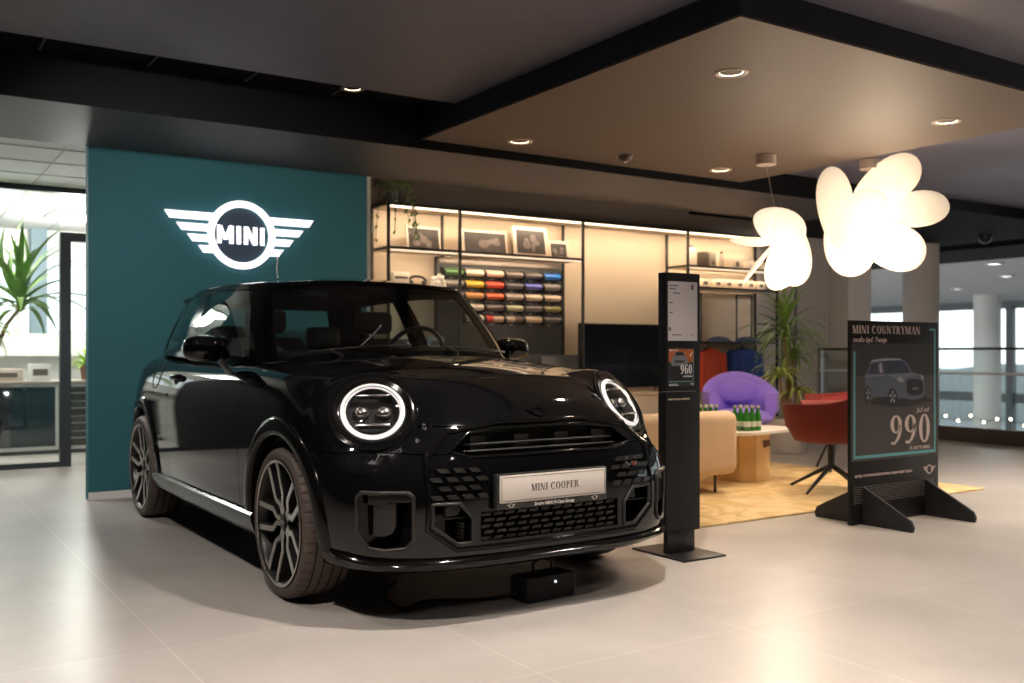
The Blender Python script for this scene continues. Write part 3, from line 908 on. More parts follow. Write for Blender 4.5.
# floor tiles
def floor_mat():
    m = bpy.data.materials.new('floor_tiles'); m.use_nodes = True
    nt = m.node_tree; N = nt.nodes; L = nt.links; p = N['Principled BSDF']
    tc = N.new('ShaderNodeTexCoord'); mp = N.new('ShaderNodeMapping')
    mp.inputs['Location'].default_value = (-.88+.94*40, -4.5+.94*40+.0, 0)
    L.new(tc.outputs['Object'], mp.inputs['Vector'])
    bk = N.new('ShaderNodeTexBrick'); bk.offset = 0; bk.inputs['Scale'].default_value = 1
    bk.inputs['Brick Width'].default_value = .94; bk.inputs['Row Height'].default_value = .94
    bk.inputs['Mortar Size'].default_value = .0022; bk.inputs['Mortar Smooth'].default_value = .1
    bk.inputs['Color1'].default_value = (.48,.44,.41,1); bk.inputs['Color2'].default_value = (.455,.415,.385,1)
    bk.inputs['Mortar'].default_value = (.62,.57,.52,1)
    L.new(mp.outputs[0], bk.inputs['Vector'])
    n1 = N.new('ShaderNodeTexNoise'); n1.inputs['Scale'].default_value = 1.6; n1.inputs['Detail'].default_value = 8; n1.inputs['Roughness'].default_value = .65; n1.inputs['Distortion'].default_value = .8
    L.new(tc.outputs['Object'], n1.inputs['Vector'])
    rp = N.new('ShaderNodeMapRange'); rp.inputs[1].default_value = .3; rp.inputs[2].default_value = .7; rp.inputs[3].default_value = .86; rp.inputs[4].default_value = 1.10
    L.new(n1.outputs['Fac'], rp.inputs[0])
    mx = N.new('ShaderNodeMix'); mx.data_type = 'RGBA'; mx.blend_type = 'MULTIPLY'; mx.inputs[0].default_value = 1
    L.new(bk.outputs['Color'], mx.inputs[6]); L.new(rp.outputs[0], mx.inputs[7]); L.new(mx.outputs[2], p.inputs['Base Color'])
    r2 = N.new('ShaderNodeMapRange'); r2.inputs[3].default_value = .26; r2.inputs[4].default_value = .42
    L.new(n1.outputs['Fac'], r2.inputs[0]); L.new(r2.outputs[0], p.inputs['Roughness'])
    b = N.new('ShaderNodeBump'); b.inputs['Strength'].default_value = .25; b.inputs['Distance'].default_value = .002; b.invert = True
    L.new(bk.outputs['Fac'], b.inputs['Height']); L.new(b.outputs['Normal'], p.inputs['Normal'])
    p.inputs['Specular IOR Level'].default_value = .5
    return m
ceil_dark = mat('dark_ceiling_paint', (.125,.120,.160), rough=.5, var=.08)
ceil_black = mat('black_ceiling_recess', (.006,.006,.008), rough=.7, var=.1, spec=.12)
panel_fascia = mat('navy_fascia', (.010,.012,.017), rough=.5)
panel_brown = mat('taupe_ceiling_panel', (.115,.085,.066), rough=.6, var=.03)
white_ceil = mat('white_ceiling', (.62,.63,.63), rough=.8, var=.03)
teal = mat('teal_wall_paint', (.019,.118,.145), rough=.75, var=.10, vscale=2, bump=.15, bscale=90)
beige_wall = mat('warm_beige_wall', (.66,.54,.42), rough=.8, var=.03)
bulk = mat('bulkhead_paint', (.22,.18,.155), rough=.8, var=.03)
grey_wall = mat('grey_taupe_wall', (.30,.26,.235), rough=.8, var=.04)
dark_wall = mat('charcoal_wall', (.05,.05,.052), rough=.7, var=.06)
white_wall = mat('office_white', (.72,.73,.70), rough=.7, var=.03)
col_m = mat('column_plaster', (.46,.41,.37), rough=.8, var=.03)
skirt_w = mat('white_baseboard', (.75,.73,.70), rough=.4)
black_metal = mat('black_powder_metal', (.013,.013,.014), rough=.4, var=.1)
steel = mat('brushed_steel', (.5,.5,.5), rough=.3, metal=1.0)
clear_glass = glass_mat('clear_glass', (.93,.96,.95))
win_glass = glass_mat('window_glass', (.95,.97,.97))
b = NB(); box(b, -3.2,10.75,-3.5,15.5,-.3,0)
box(b, 10.75,31,-12,40,-3.3,-3.2)
struct('floor', b, floor_mat(), None)
# ceiling: main slab, slot, soffit, corridor and hall ceilings
b = NB()
box(b, -3.2,3.25,-3.5,5.65,2.70,3.1); box(b, 3.25,6.45,-3.5,3.09,2.70,3.1)
box(b, 6.45,11.3,-3.5,9.3,2.70,3.1)
struct('ceiling', b, ceil_dark, None)
b = NB(); box(b, -3.2,6.45,5.65,6.2,2.79,3.1); 
tk = struct('ceiling_slot', b, ceil_black, None)
b = NB()
for x in np.arange(-2.8,3.2,.6): box(b, x,x+.012,5.66,6.19,2.782,2.792)
struct('trim_1', b, mat('slot_joint', (.10,.10,.12),.4), None)
b = NB(); box(b, -3.2,8.66,6.2,7.42,2.5,3.1); struct('ceiling_soffit', b, mat('soffit_paint',(.055,.052,.064),rough=.55,var=.05), None)
b = NB(); box(b, -3.2,8.66,6.188,6.2,2.5,3.1); struct('trim_2', b, ceil_black, None)
b = NB(); box(b, 3.42,8.66,7.42,8.1,2.8,3.1); struct('ceiling_recess', b, ceil_black, None)
# lowered square ceiling panel
b = NB(); box(b, 3.25,6.45,3.09,6.13,2.56,3.1); struct('ceiling_canopy', b, panel_fascia, None)
b = NB(); box(b, 3.256,6.444,3.096,6.124,2.55,2.561); struct('ceiling_canopy_underside', b, panel_brown, None)
# beams and hall ceiling
for i,(x0,x1) in enumerate(((11.3,13.0),(13.7,15.6))):
    struct('beam', bx(x0,x1,-6,30,2.58,3.1), ceil_black, None)
struct('ceiling_gap', bx(13.0,13.7,-6,30,2.75,3.1), panel_brown, None)
struct('ceiling_hall', bx(15.6,31,-12,40,2.66,3.1), white_ceil, None)
struct('ceiling_corridor', bx(6.45,15.6,9.3,30,2.72,3.1), ceil_dark, None)
struct('beam', bx(7.6,11.3,6.2,9.3,2.58,2.7), ceil_black, None)
struct('ceiling_office', bx(-3.2,3.6,7.42,13.4,2.55,3.1), white_ceil, None)
b = NB()
for x in np.arange(-.6,3.5,.6): box(b, x,x+.012,7.43,13.2,2.546,2.551)
for y in (7.9,8.5,9.1): box(b, -3.2,3.6,y,y+.012,2.546,2.551)
struct('trim_3', b, mat('ceiling_grid',(.35,.36,.36),.6), None)
# walls
struct('wall_teal', bx(1.28,3.422,7.4,7.5,0,2.52), teal, None)
struct('baseboard_teal', bx(1.28,3.422,7.385,7.4,0,.055), skirt_w, None)
struct('wall_back', bx(3.42,8.66,8.03,8.15,0,2.64), beige_wall, None)
struct('trim_4', bx(3.42,8.66,8.0,8.03,2.345,2.64), bulk, None)
struct('trim_5', bx(3.42,8.66,7.99,8.16,2.64,3.1), ceil_black, None)
b = NB(); box(b, 3.42,3.5,7.5,8.1,0,2.8); box(b, 3.42,3.5,8.1,13.4,0,3.1); struct('wall_partition', b, white_wall, None)
b = NB(); box(b, 8.66,8.78,8.03,8.75,0,3.1); box(b, 8.66,10.9,8.75,8.87,0,3.1); struct('wall_right', b, grey_wall, None)
b = NB(); box(b, 9.35,9.39,8.73,8.76,0,2.2); box(b, 10.2,10.24,8.73,8.76,0,2.2); box(b, 9.35,10.24,8.73,8.76,2.2,2.24); struct('door_2', b, mat('door_frame_grey',(.10,.09,.085),.5), None)
struct('wall_left', bx(-3.3,-3.2,-3.5,13.4,0,3.1), dark_wall, None)
struct('wall_front', bx(-3.3,11.3,-3.6,-3.5,0,3.1), dark_wall, None)
struct('wall_office_front', bx(-3.2,.38,9.68,9.78,0,2.55), dark_wall, None)
# columns
b = NB(); box(b, 10.98,11.46,8.5,9.0,-3.2,2.75); struct('column', b, col_m, None)
b = NB(); cyl(b, (12.57,8.49,-3.2),(12.57,8.49,2.75), .245, seg=40); struct('column', b, col_m)
b = NB(); cyl(b, (26.5,15.8,-3.2),(26.5,15.8,2.7), .36, seg=32); struct('column', b, white_wall)

# --- office behind the glass ---------------------------------------------------------
frame_dark = mat('dark_door_frame', (.02,.025,.03), rough=.4)
alu = mat('pale_aluminium', (.62,.62,.60), rough=.4, var=.03)
b = NB(); box(b, .38,3.42,9.70,9.76,2.50,2.56); box(b, .38,1.50,9.70,9.76,0,.045); box(b, .38,.43,9.70,9.76,0,2.55); struct('trim_6', b, frame_dark, None)
struct('window_1', bx(.43,1.44,9.722,9.734,.045,2.5), clear_glass, None)
b = NB(); box(b, 1.44,1.53,9.69,9.77,0,2.14); box(b, 1.53,2.5,9.69,9.77,2.06,2.14); box(b, 2.42,2.5,9.69,9.77,0,2.06); struct('door_1', b, frame_dark, None)
struct('window_2', bx(1.53,2.42,9.72,9.735,.01,2.06), clear_glass, None)
# outer office wall with windows
b = NB(); box(b, -3.2,3.42,13.25,13.4,0,1.27); box(b, -3.2,3.42,13.25,13.4,2.16,3.1)
for x0,x1 in ((-3.2,-3.0),(-1.2,-1.0),(3.3,3.42)): box(b, x0,x1,13.25,13.4,1.27,2.16)
struct('wall_office_back', b, white_wall, None)
struct('column', bx(1.62,1.80,13.1,13.3,1.0,2.55), mat('blue_grey_pier',(.16,.22,.26),.6), None)
struct('trim_7', bx(-3.2,3.42,12.95,13.25,1.0,1.27), white_wall, None)
for i,(x0,x1) in enumerate(((-3.0,-1.2),(-1.0,1.52),(1.70,3.3))):
    w = struct('window_%d' % (i+3), bx(x0,x1,13.32,13.33,1.27,2.16), win_glass, None)
    b = NB()
    box(b, x0,x1,13.28,13.34,1.27,1.31); box(b, x0,x1,13.28,13.34,2.12,2.16); box(b, x0,x0+.04,13.28,13.34,1.31,2.12); box(b, x1-.04,x1,13.28,13.34,1.31,2.12)
    obj('window_frame', b, alu, w, None)
# hall facade far away
b = NB(); box(b, 30,30.2,-12,40,2.42,3.1); box(b, 30,30.2,-12,40,-3.2,-2.6); box(b, 30,30.15,-12,40,-.55,-.25)
struct('wall_facade', b, mat('facade_grey',(.16,.18,.19),.6), None)
fm = mat('facade_mullion', (.12,.14,.15), rough=.5)
for k in range(17):
    y = -10 + 3*k
    struct('trim_%d' % (8+k), bx(29.9,30.1,y,y+.22,-3.2,2.5), fm, None)
    struct('window_%d' % (6+k), bx(30.02,30.03,y+.22,y+3,-2.6,2.42), win_glass, None)
struct('wall_hall_side', bx(10.75,31,39.9,40,-3.3,3.1), white_wall, None)
struct('wall_hall_end', bx(10.75,31,-12.1,-12,-3.3,3.1), dark_wall, None)
struct('wall_hall_low', bx(10.70,10.75,-12,9.3,-3.3,0), white_wall, None)
struct('wall_corridor', bx(3.5,10.95,15.4,15.5,0,3.1), grey_wall, None)
# outside ground and hedge line
struct('ground_outside', bx(30.3,120,-80,120,-3.6,-3.5), mat('grey_asphalt',(.09,.115,.135),.7), None)
b = NB(); rr = random.Random(3)
rows = []
for i in range(60):
    y = -60+3*i; h = -.6+1.0*rr.random(); rows.append([(60+rr.random(),y,-3.5),(60+rr.random(),y,h-.6),(61.5,y,h),(63,y,-3.5)])
grid_faces(b, rows); tag(obj('hedge', b, mat('distant_hedge',(.10,.13,.14),.9), None, 60), 'dull green hedge line seen beyond the far glazed facade', 'hedge', kind='stuff')

# ================================================================== LAMPS & LIGHT
warm = (1.0,.78,.56)
lamp_glow = mat('downlight_glow', (1,.86,.66), emit=14, ecol=(1,.80,.58))
lamp_rim = mat('downlight_rim', (.45,.36,.30), rough=.4)
def area(name, loc, size, power, col, rot=(0,0,0), shape='DISK', sy=None, spread=180):
    l = bpy.data.lights.new(name, 'AREA'); l.shape = shape; l.size = size
    if sy: l.size_y = sy
    l.energy = power; l.color = col; l.spread = rad(spread)
    o = bpy.data.objects.new(name, l); C.objects.link(o); o.location = loc; o.rotation_euler = rot
    o.visible_camera = True
    return o
def spot(name, loc, power, col, angle=110, blend=.6, r=.05, rot=(0,0,0)):
    l = bpy.data.lights.new(name, 'SPOT'); l.energy = power; l.color = col; l.spot_size = rad(angle); l.spot_blend = blend; l.shadow_soft_size = r
    o = bpy.data.objects.new(name, l); C.objects.link(o); o.location = loc; o.rotation_euler = rot
    return o
def downlight(x, y, z, label, power, r=.062, col=warm, angle=120, kind=None):
    t = thing('ceiling_downlight', label, 'ceiling light', (x,y,z), group='recessed ceiling downlights')
    b = NB(); lathe(b, [(r,-.002),(r+.012,-.008),(r+.028,-.006),(r+.032,.002),(r,.002)], 'Z', 40, closed=True); obj('rim', b, lamp_rim, t, 60)
    b = NB(); lathe(b, [(.0005,.010),(r*.6,.010),(r,-.001)], 'Z', 32); obj('diffuser', b, lamp_glow, t, 60)
    l = spot('downlight_beam', (0,0,-.03), power, col, angle, .8, .04); l.parent = t
    return t
LP = 62
downlight(3.87,3.75,2.55, 'warm round downlight in the square canopy, nearest its front corner', LP)
downlight(3.87,5.80,2.55, 'warm round downlight at the left rear of the square canopy', LP)
downlight(5.86,5.80,2.55, 'warm round downlight at the rear right of the canopy near the smoke sensor', LP)
downlight(5.86,3.77,2.55, 'warm round downlight at the far right of the canopy beside the big pendant', LP)
downlight(2.66,5.98,2.79, 'small white downlight in the black ceiling slot above the teal wall', 40, r=.05, col=(1,.88,.78), angle=75)
OFF = [(.3,2.2,120),(2.35,2.6,130),(4.4,1.7,70),(6.6,1.2,70),(.2,4.3,35),(8.6,2.6,190),(2.3,.2,80),(7.6,2.9,110),(9.3,7.2,90),(9.9,7.7,70)]  # last pair added, hidden by the pendant, to brighten right wall and columns
for (x,y,pw) in OFF:
    downlight(x,y,2.70,'round downlight in the dark main ceiling outside the view', pw*K_OFF, col=(1,.90,.80))

def fill_spot(loc, aim, power, label, angle=60, col=(1,.93,.86)):  # made-up fitting placed out of view, added to brighten a wall
    t = thing('fill_spotlight', label, 'spotlight', loc)
    d = (Vector(aim)-Vector(loc)).normalized(); q = d.to_track_quat('-Z','Y')
    b = NB(); cyl(b, (0,0,0),(0,0,.14), .012, seg=12); obj('stem', b, black_metal, t, 50)
    b = NB(); cyl(b, -d*.05, d*.09, .035, .042, seg=28); obj('lamp_head', b, black_metal, t, 40)
    b = NB(); cyl(b, d*.0905, d*.092, .034, seg=24); obj('lens', b, lamp_glow, t, 40)
    l = spot('fill_beam', tuple(d*.12), power, col, angle, .9, .04); l.parent = t; l.rotation_mode = 'QUATERNION'; l.rotation_quaternion = q
fill_spot((.35,3.6,2.56), (2.2,7.4,1.2), 330, 'black track spotlight aimed at the teal wall from above the left of the view', 60)
fill_spot((8.2,3.2,2.56), (10.4,8.7,1.5), 300, 'black track spotlight aimed at the grey wall and columns on the right', 60)
# ================================================================== WALL LOGO
glow_w = mat('backlit_sign_white', (1,.97,.98), rough=.5, emit=1.2, ecol=(.96,.95,1.0))
t = thing('illuminated_sign', 'large glowing white winged MINI emblem on the teal wall', 'sign', (2.366,7.37,1.939))
b = NB(); badge(b, .262, .010, XZ(0,.0,0), wings=False, r0=.80); obj('ring', b, glow_w, t, 30)
for s in (-1,1):
    for q in wing_polys(s):
        b = NB(); prism(b, [(x*.262,y*.262) for x,y in q], .0095, XZ(0,.0,0)); obj('wing_bar', b, glow_w, t, 30)
h_ = .138; sw_ = .034
LT = {'M': ([[(0,0),(sw_,0),(sw_,h_),(0,h_)], [(.092,0),(.092+sw_,0),(.092+sw_,h_),(.092,h_)], [(0,h_),(.036,h_),(.078,.03),(.048,.03)], [(.126,h_),(.090,h_),(.048,.03),(.078,.03)]], .126),
      'I': ([[(0,0),(sw_,0),(sw_,h_),(0,h_)]], sw_),
      'N': ([[(0,0),(sw_,0),(sw_,h_),(0,h_)], [(.072,0),(.072+sw_,0),(.072+sw_,h_),(.072,h_)], [(0,h_),(.036,h_),(.106,0),(.070,0)]], .106)}
tot = sum(LT[c_][1] for c_ in 'MINI') + 3*.022; x_ = -tot/2
for c_ in 'MINI':
    b = NB()
    for k_, q in enumerate(LT[c_][0]): prism(b, [(px+x_,py-h_/2) for px,py in q], .006+.0003*k_, XZ(0,.0195,0))
    obj('letter', b, glow_w, t, 30); x_ += LT[c_][1]+.022
b = NB(); cyl(b, (0,.028,0),(0,.02,0), .20, seg=40)
obj('backing_disc', b, mat('blue_grey_disc',(.035,.06,.10),.6), t, 30)
b = NB(); tube(b, [(.285,.012,-.10),(.287,.014,-.18),(.283,.014,-.25),(.287,.014,-.30)], .0035, 6); sphere(b, (.287,.012,-.305), .008)
obj('power_lead', b, print_white, t, 40)

# ================================================================== SHELF UNIT
t = thing('shelving_frame', 'long black metal wall shelving with lit beige shelves', 'shelving', (0,0,0))
YF, YBk = 7.65, 8.00
wood_pale = mat('pale_lit_shelf', (.62,.50,.38), rough=.5, var=.05)
for x in (3.74,4.455,5.852,7.252,8.63):
    for y in (YF, YBk-.02):
        b = NB(); box(b, x-.012,x+.012,y-.012,y+.012,0,2.345, .002); obj('post', b, black_metal, t, 30)
def rail(x0,x1,y0,y1,z):
    b = NB(); box(b, x0,x1,y0,y1,z-.011,z+.011, .002); obj('rail', b, black_metal, t, 30)
for z, x0, x1 in ((2.335,3.74,8.63),(1.955,3.74,5.852),(1.965,7.252,8.63),(1.74,7.252,8.63),(1.62,3.74,4.455),(1.15,7.252,8.63)):
    rail(x0,x1,YF-.011,YF+.011,z); rail(x0,x1,YBk-.03,YBk-.008,z)
    for x in (3.74,4.455,5.852,7.252,8.63):
        if x0 <= x <= x1: rail(x-.010,x+.010,YF,YBk-.02,z)
SH = {}
for nm, x0,x1,z in (('top_a',3.755,4.44,2.335),('top_b',4.47,5.84,2.335),('top_c',5.865,7.24,2.335),('top_d',7.265,8.62,2.335),
                    ('b',3.755,4.44,1.955),('c',4.47,5.84,1.955),('d',7.265,8.62,1.965),('e',7.265,8.62,1.74),('f',3.755,4.44,1.62),('g',7.265,8.62,1.15)):
    b = NB(); box(b, x0,x1,YF+.013,YBk-.03,z-.012,z+.008,.002); obj('shelf', b, wood_pale if nm != 'g' else black_metal, t, 30)
led = mat('led_strip', (1,.85,.65), emit=3.5, ecol=(1,.80,.58))
led_low = mat('led_strip_soft', (1,.85,.65), emit=1.1, ecol=(1,.80,.58))
for x0,x1,z in ((3.76,4.44,2.335),(4.47,5.84,2.335),(5.865,7.24,2.335),(7.265,8.62,2.335),(3.76,4.44,1.955),(4.47,5.84,1.955),(7.265,8.62,1.965)):
    b = NB(); box(b, x0,x1,YF+.015,YF+.03,z-.024,z-.012); obj('led_strip', b, led if z > 2.2 else led_low, t, 30)
    l = area('led_light', ((x0+x1)/2, YF+.06, z-.03), x1-x0, (5 if z > 2.2 else 3)*(x1-x0)*K_LED, (1,.78,.52), rot=(rad(20),0,0), shape='RECTANGLE', sy=.03)
# thin black hanging frames under the right bay
def hframe(x0,x1,z0,z1,y):
    b = NB()
    for a,c_,d,e in ((x0,x0+.014,z0,z1),(x1-.014,x1,z0,z1),(x0+.014,x1-.014,z1-.014,z1)): box(b, a,c_,y,y+.014,d,e,.002)
    obj('hanging_frame', b, black_metal, t, 30)
hframe(7.50,7.70,1.16,1.70,7.9); hframe(8.24,8.50,1.16,1.70,7.9)

# small goods on the shelves (name, label, category, build)
def photo_frame(x0,x1,z,h,y,label,seed,border=.02,tilt=8):
    t = thing('picture_frame', label, 'picture', ((x0+x1)/2,y,z), group='framed pictures on the upper shelf')
    w = (x1-x0)/2; M = Matrix.Rotation(rad(-tilt),4,'X')
    b = NB(); box(b, -w,w,0,.022,.001,h,.002,M=M); obj('frame', b, mat('frame_white',(.55,.46,.38),.5), t, 30)
    b = NB(); box(b, -w+border,w-border,-.003,.002,border,h-border,M=M); pic = obj('print', b, mat('photo_dark',(.035,.028,.028),.5,var=.5,vscale=14), t, 30)
    r = random.Random(seed); b = NB(); W = w-border; H0, H1 = border, h-border
    for k in range(5):
        cx_ = r.uniform(-W*.6,W*.6); cz = r.uniform(H0+.25*(H1-H0),H0+.7*(H1-H0)); rx = r.uniform(.12,.3)*W; rz_ = r.uniform(.1,.22)*(H1-H0)
        prism(b, [(cx_+rx*cos(2*PI*i/12), cz+rz_*sin(2*PI*i/12)) for i in range(12)], .0006+.0003*k, M @ basis((0,-.003,0),(1,0,0),(0,0,1),(0,-1,0)))
    obj('print_motif', b, mat('photo_grey',(.13,.105,.10),.5,var=.5,vscale=20), pic, None)
photo_frame(4.02,4.37,1.963,.225,7.84,'dark photograph in a pale frame alone in the left bay of the upper shelf',1,.02)
photo_frame(4.60,5.10,1.963,.235,7.84,'wide dark picture on the upper shelf, left of the tall white frame',2,.022)
photo_frame(5.14,5.54,1.963,.30,7.79,'tall white framed picture standing in the middle of the upper shelf',3,.035)
photo_frame(5.58,5.83,1.963,.19,7.84,'small pale picture at the right end of the upper shelf',4,.03)

def bottle_w(x,y,z,r,h,label,name='bottle',capc=(.35,.3,.25),bc=(.75,.68,.6)):
    t = thing(name, label, 'bottle', (x,y,z), group='goods on the right upper shelf')
    b = NB(); lathe(b, [(.0005,.001),(r,.001),(r*1.02,h*.1),(r,h*.72),(r*.7,h*.82),(r*.45,h*.86),(.0005,h*.86)], 'Z', 24); obj('bottle_body', b, mat('body_%02d%02d'%(int(bc[0]*99),int(bc[2]*99)),bc,.4), t, 50)
    b = NB(); lathe(b, [(.0005,h*.84),(r*.5,h*.84),(r*.5,h*.98),(.0005,h)], 'Z', 20); obj('cap', b, mat('cap_%02d'%int(capc[0]*99),capc,.4), t, 50)
def carton(x0,x1,y,z,h,label,col,cat='box',d=.10,name='carton',grp='goods on the right upper shelf',mark=None):
    t = thing(name, label, cat, ((x0+x1)/2,y,z), group=grp)
    w=(x1-x0)/2; b = NB(); box(b,-w,w,0,d,.001,h,.004); obj('carton_body', b, mat('carton_%02d%02d%02d'%tuple(int(c*99) for c in col),col,.55), t, 30)
    b = NB()
    if mark: box(b,-w*mark[0],w*mark[0],-.002,.001,h*mark[1],h*mark[2])
    else: box(b,-w*.7,w*.7,-.002,.001,h*.3,h*.7)
    obj('carton_print', b, mat('dark_print',(.10,.08,.07),.5), t, None)
bottle_w(7.43,7.78,1.973,.05,.24,'white bottle with a grey collar at the left end of the right upper shelf')
carton(7.585,7.665,7.76,1.973,.17,'slim dark brown box beside the white bottle on the right upper shelf',(.09,.07,.06),mark=(.5,.6,.7))
carton(7.685,7.78,7.76,1.973,.165,'taupe box standing right of the slim dark box',(.30,.26,.23),mark=(.5,.2,.4))
bottle_w(7.88,7.78,1.973,.028,.19,'thin dark bottle between the taupe box and the picture cube',capc=(.12,.08,.06),bc=(.45,.36,.3))
carton(8.02,8.20,7.76,1.973,.115,'pale cube with a small brown print on the right upper shelf',(.62,.52,.42),mark=(.3,.25,.75))
for k,(x,lab) in enumerate(((8.29,'cream mug nearest the brown print cube on the right upper shelf'),(8.40,'cream mug in the middle of the three on the right upper shelf'),(8.51,'cream mug at the right end of the right upper shelf'))):
    t = thing('mug', lab, 'mug', (x,7.78,1.973), group='cream mugs')
    b = NB(); lathe(b, [(.0005,.001),(.036,.001),(.04,.10),(.036,.10),(.034,.01),(.0005,.01)], 'Z', 24); obj('mug_body', b, mat('mug_cream',(.7,.62,.52),.35), t, 50)
    b = NB(); tube(b, [(.038,0,.08),(.062,0,.075),(.066,0,.05),(.060,0,.028),(.038,0,.022)], .006, 6); obj('mug_handle', b, mat('mug_cream',(.7,.62,.52),.35), t, 50)
for k,x in enumerate((7.60,7.79,7.96,8.13,8.31,8.47)):
    lab = ['white box half hidden behind the totem, left end of the row of small boxes','white box with dark print, second from the left on the lower lit shelf','white box with dark print, third from the left on the lower lit shelf','white box with dark print, third from the right on the lower lit shelf','white box with dark print, second from the right end of the lower lit shelf','white box with dark print at the right end of the lower lit shelf'][k]
    carton(x-.058,x+.058,7.74,1.748,.098,lab,(.70,.60,.50),grp='small white boxes in a row',mark=(.55,.35,.7),name='gift_box')
# goods above the car roof
carton(3.84,4.00,7.76,1.628,.125,'white box with grey writing on the shelf just above the car roof',(.70,.62,.52),grp='goods on the left lower shelf',mark=(.8,.55,.7))
t = thing('headband', 'black rounded headphone-like band on the shelf above the car roof', 'headphones', (4.10,7.80,1.633))
b = NB(); tube(b, [(.085*cos(rad(a)),0,.05+.045*sin(rad(a))) for a in range(-20,201,20)], .012, 8); obj('band', b, satin_black, t, 60)
b = NB()
for s in (-1,1): cyl(b, (s*.075,0,.03),(s*.055,0,.03), .028, seg=16)
obj('ear_cushion', b, satin_black, t, 40)
t = thing('crumpled_bag', 'crumpled white paper bag on the shelf beside the colour samples', 'bag', (4.31,7.79,1.628))
r = random.Random(5); b = NB(); rows = []
for i in range(7):
    z = .002+.10*i/6; rows.append([((.072+.02*r.uniform(-1,1))*(1-.25*abs(i/6-.4))*cos(2*PI*k/14), (.05+.012*r.uniform(-1,1))*sin(2*PI*k/14), z+.012*r.uniform(-1,1)*(i>0)) for k in range(14)])
V,_ = grid_faces(b, rows, closed_v=True); cap(b,V[0]); cap(b,V[-1]); obj('bag_body', b, mat('white_paper',(.72,.68,.62),.6), t, 20)
b = NB(); tube(b, [(-.03,-.02,.09),(-.015,-.025,.125),(.015,-.025,.125),(.03,-.02,.09)], .004, 6); obj('bag_handle', b, mat('white_paper',(.72,.68,.62),.6), t, 40)

# ================================================================== COLOUR SAMPLE BOARD
b = NB(); box(b, 4.37,5.80,7.93,7.985,.02,1.93,.004)
board = tag(obj('sample_board', b, mat('anthracite_board',(.035,.035,.040),.5), None, 30), 'dark wall board below the shelf carrying rows of car colour samples', 'board')
b = NB(); box(b, -.70,.70,-.02,0,1.865,1.925,.003); ob = obj('top_channel', b, mat('channel_metal',(.22,.18,.16),.35,.6), board, 30); ob.location = (5.085,7.93,0)
CLR = [[('green',(.07,.19,.06)),('ivory',(.70,.58,.46)),('cream',(.62,.50,.40)),('taupe grey',(.19,.15,.13)),('dark umber',(.12,.10,.095)),('bright blue',(.03,.16,.55))],
       [('warm grey',(.28,.24,.22)),('yellow',(.72,.45,.03)),('red',(.66,.07,.04)),('slate',(.12,.11,.14)),('blue violet',(.09,.10,.42)),('mid grey',(.24,.20,.20))],
       [('steel grey',(.16,.15,.18)),('orange',(.68,.30,.10)),('vermilion',(.72,.14,.05)),('champagne',(.42,.33,.26)),('pale sand',(.62,.50,.38)),('light sand',(.58,.46,.36))],
       [None,('silver cream',(.55,.47,.38)),('brown grey',(.15,.12,.12)),('pale olive',(.42,.40,.26)),('graphite',(.13,.11,.12)),('olive green',(.24,.22,.09))],
       [None,('off-white',(.62,.52,.42)),('red and beige',(.60,.42,.30)),('cream and brown',(.58,.46,.36)),('golden beige',(.60,.46,.32)),('charcoal',(.10,.09,.09))]]
ordn = ['top','second','third','fourth','bottom']
first = True
for r_ in range(5):
    for c_ in range(6):
        if CLR[r_][c_] is None: continue
        nm, col = CLR[r_][c_]
        x = 4.515 + .2235*c_; z = 1.79 - .107*r_
        t = thing('colour_sample', '%s curved car colour sample in the %s row of the dark board' % (nm, ordn[r_]), 'colour sample', (x,7.93,z), group='curved car colour samples')
        b = NB(); secs = []
        for k in range(9):
            a = rad(-30+120*k/8); secs.append([(xx, -.075*cos(a)+.012, -.055+.048*sin(a)*1.0+.02+dz) for xx in (-.098,.098) for dz in (0,)] )
        # curved sheet with thickness
        rows = [[(-.098, -.080*cos(rad(a))-.002, .040*sin(rad(a))+.0) for a in range(-50,91,14)], [(.098, -.080*cos(rad(a))-.002, .040*sin(rad(a))) for a in range(-50,91,14)]]
        rows2 = [[(p[0], p[1]*.9, p[2]*.9) for p in rr_] for rr_ in rows]
        grid_faces(b, [rows[0], rows[1], rows2[1], rows2[0]], closed_u=True)
        obj('sample_sheet', b, mat('sample_'+nm.replace(' ','_'), col, .28, coat=.5), t, 30)
        if nm == 'red and beige':
            b = NB(); grid_faces(b, [[(-.0985, -.081*cos(rad(a))-.003, .041*sin(rad(a))) for a in range(-50,91,14)], [(-.02, -.081*cos(rad(a))-.003, .041*sin(rad(a))) for a in range(-50,91,14)]]); obj('red_stripe', b, mat('stripe_red',(.6,.05,.04),.3), t, 40)
        if nm == 'cream and brown':
            b = NB(); grid_faces(b, [[(.0, -.081*cos(rad(a))-.003, .041*sin(rad(a))) for a in range(-50,91,14)], [(.0985, -.081*cos(rad(a))-.003, .041*sin(rad(a))) for a in range(-50,91,14)]]); obj('brown_half', b, mat('half_brown',(.16,.11,.10),.3), t, 40)
        b = NB()
        for s in (-1,1):
            prism(b, [(0,-.045),(-.084,-.045),(-.094,-.02),(-.094,.005),(-.06,.035),(0,.05)], .008, basis((s*.106-.004,-.0005,0),(0,1,0),(0,0,1),(1,0,0)))
        box(b, -.10,.10,-.012,-.001,-.058,-.045)
        obj('holder', b, black_metal, t, 30)
        b = NB(); box(b, -.02,.02,-.0135,-.012,-.056,-.047); obj('caption', b, mat('caption_grey',(.35,.33,.3),.5), t, None)
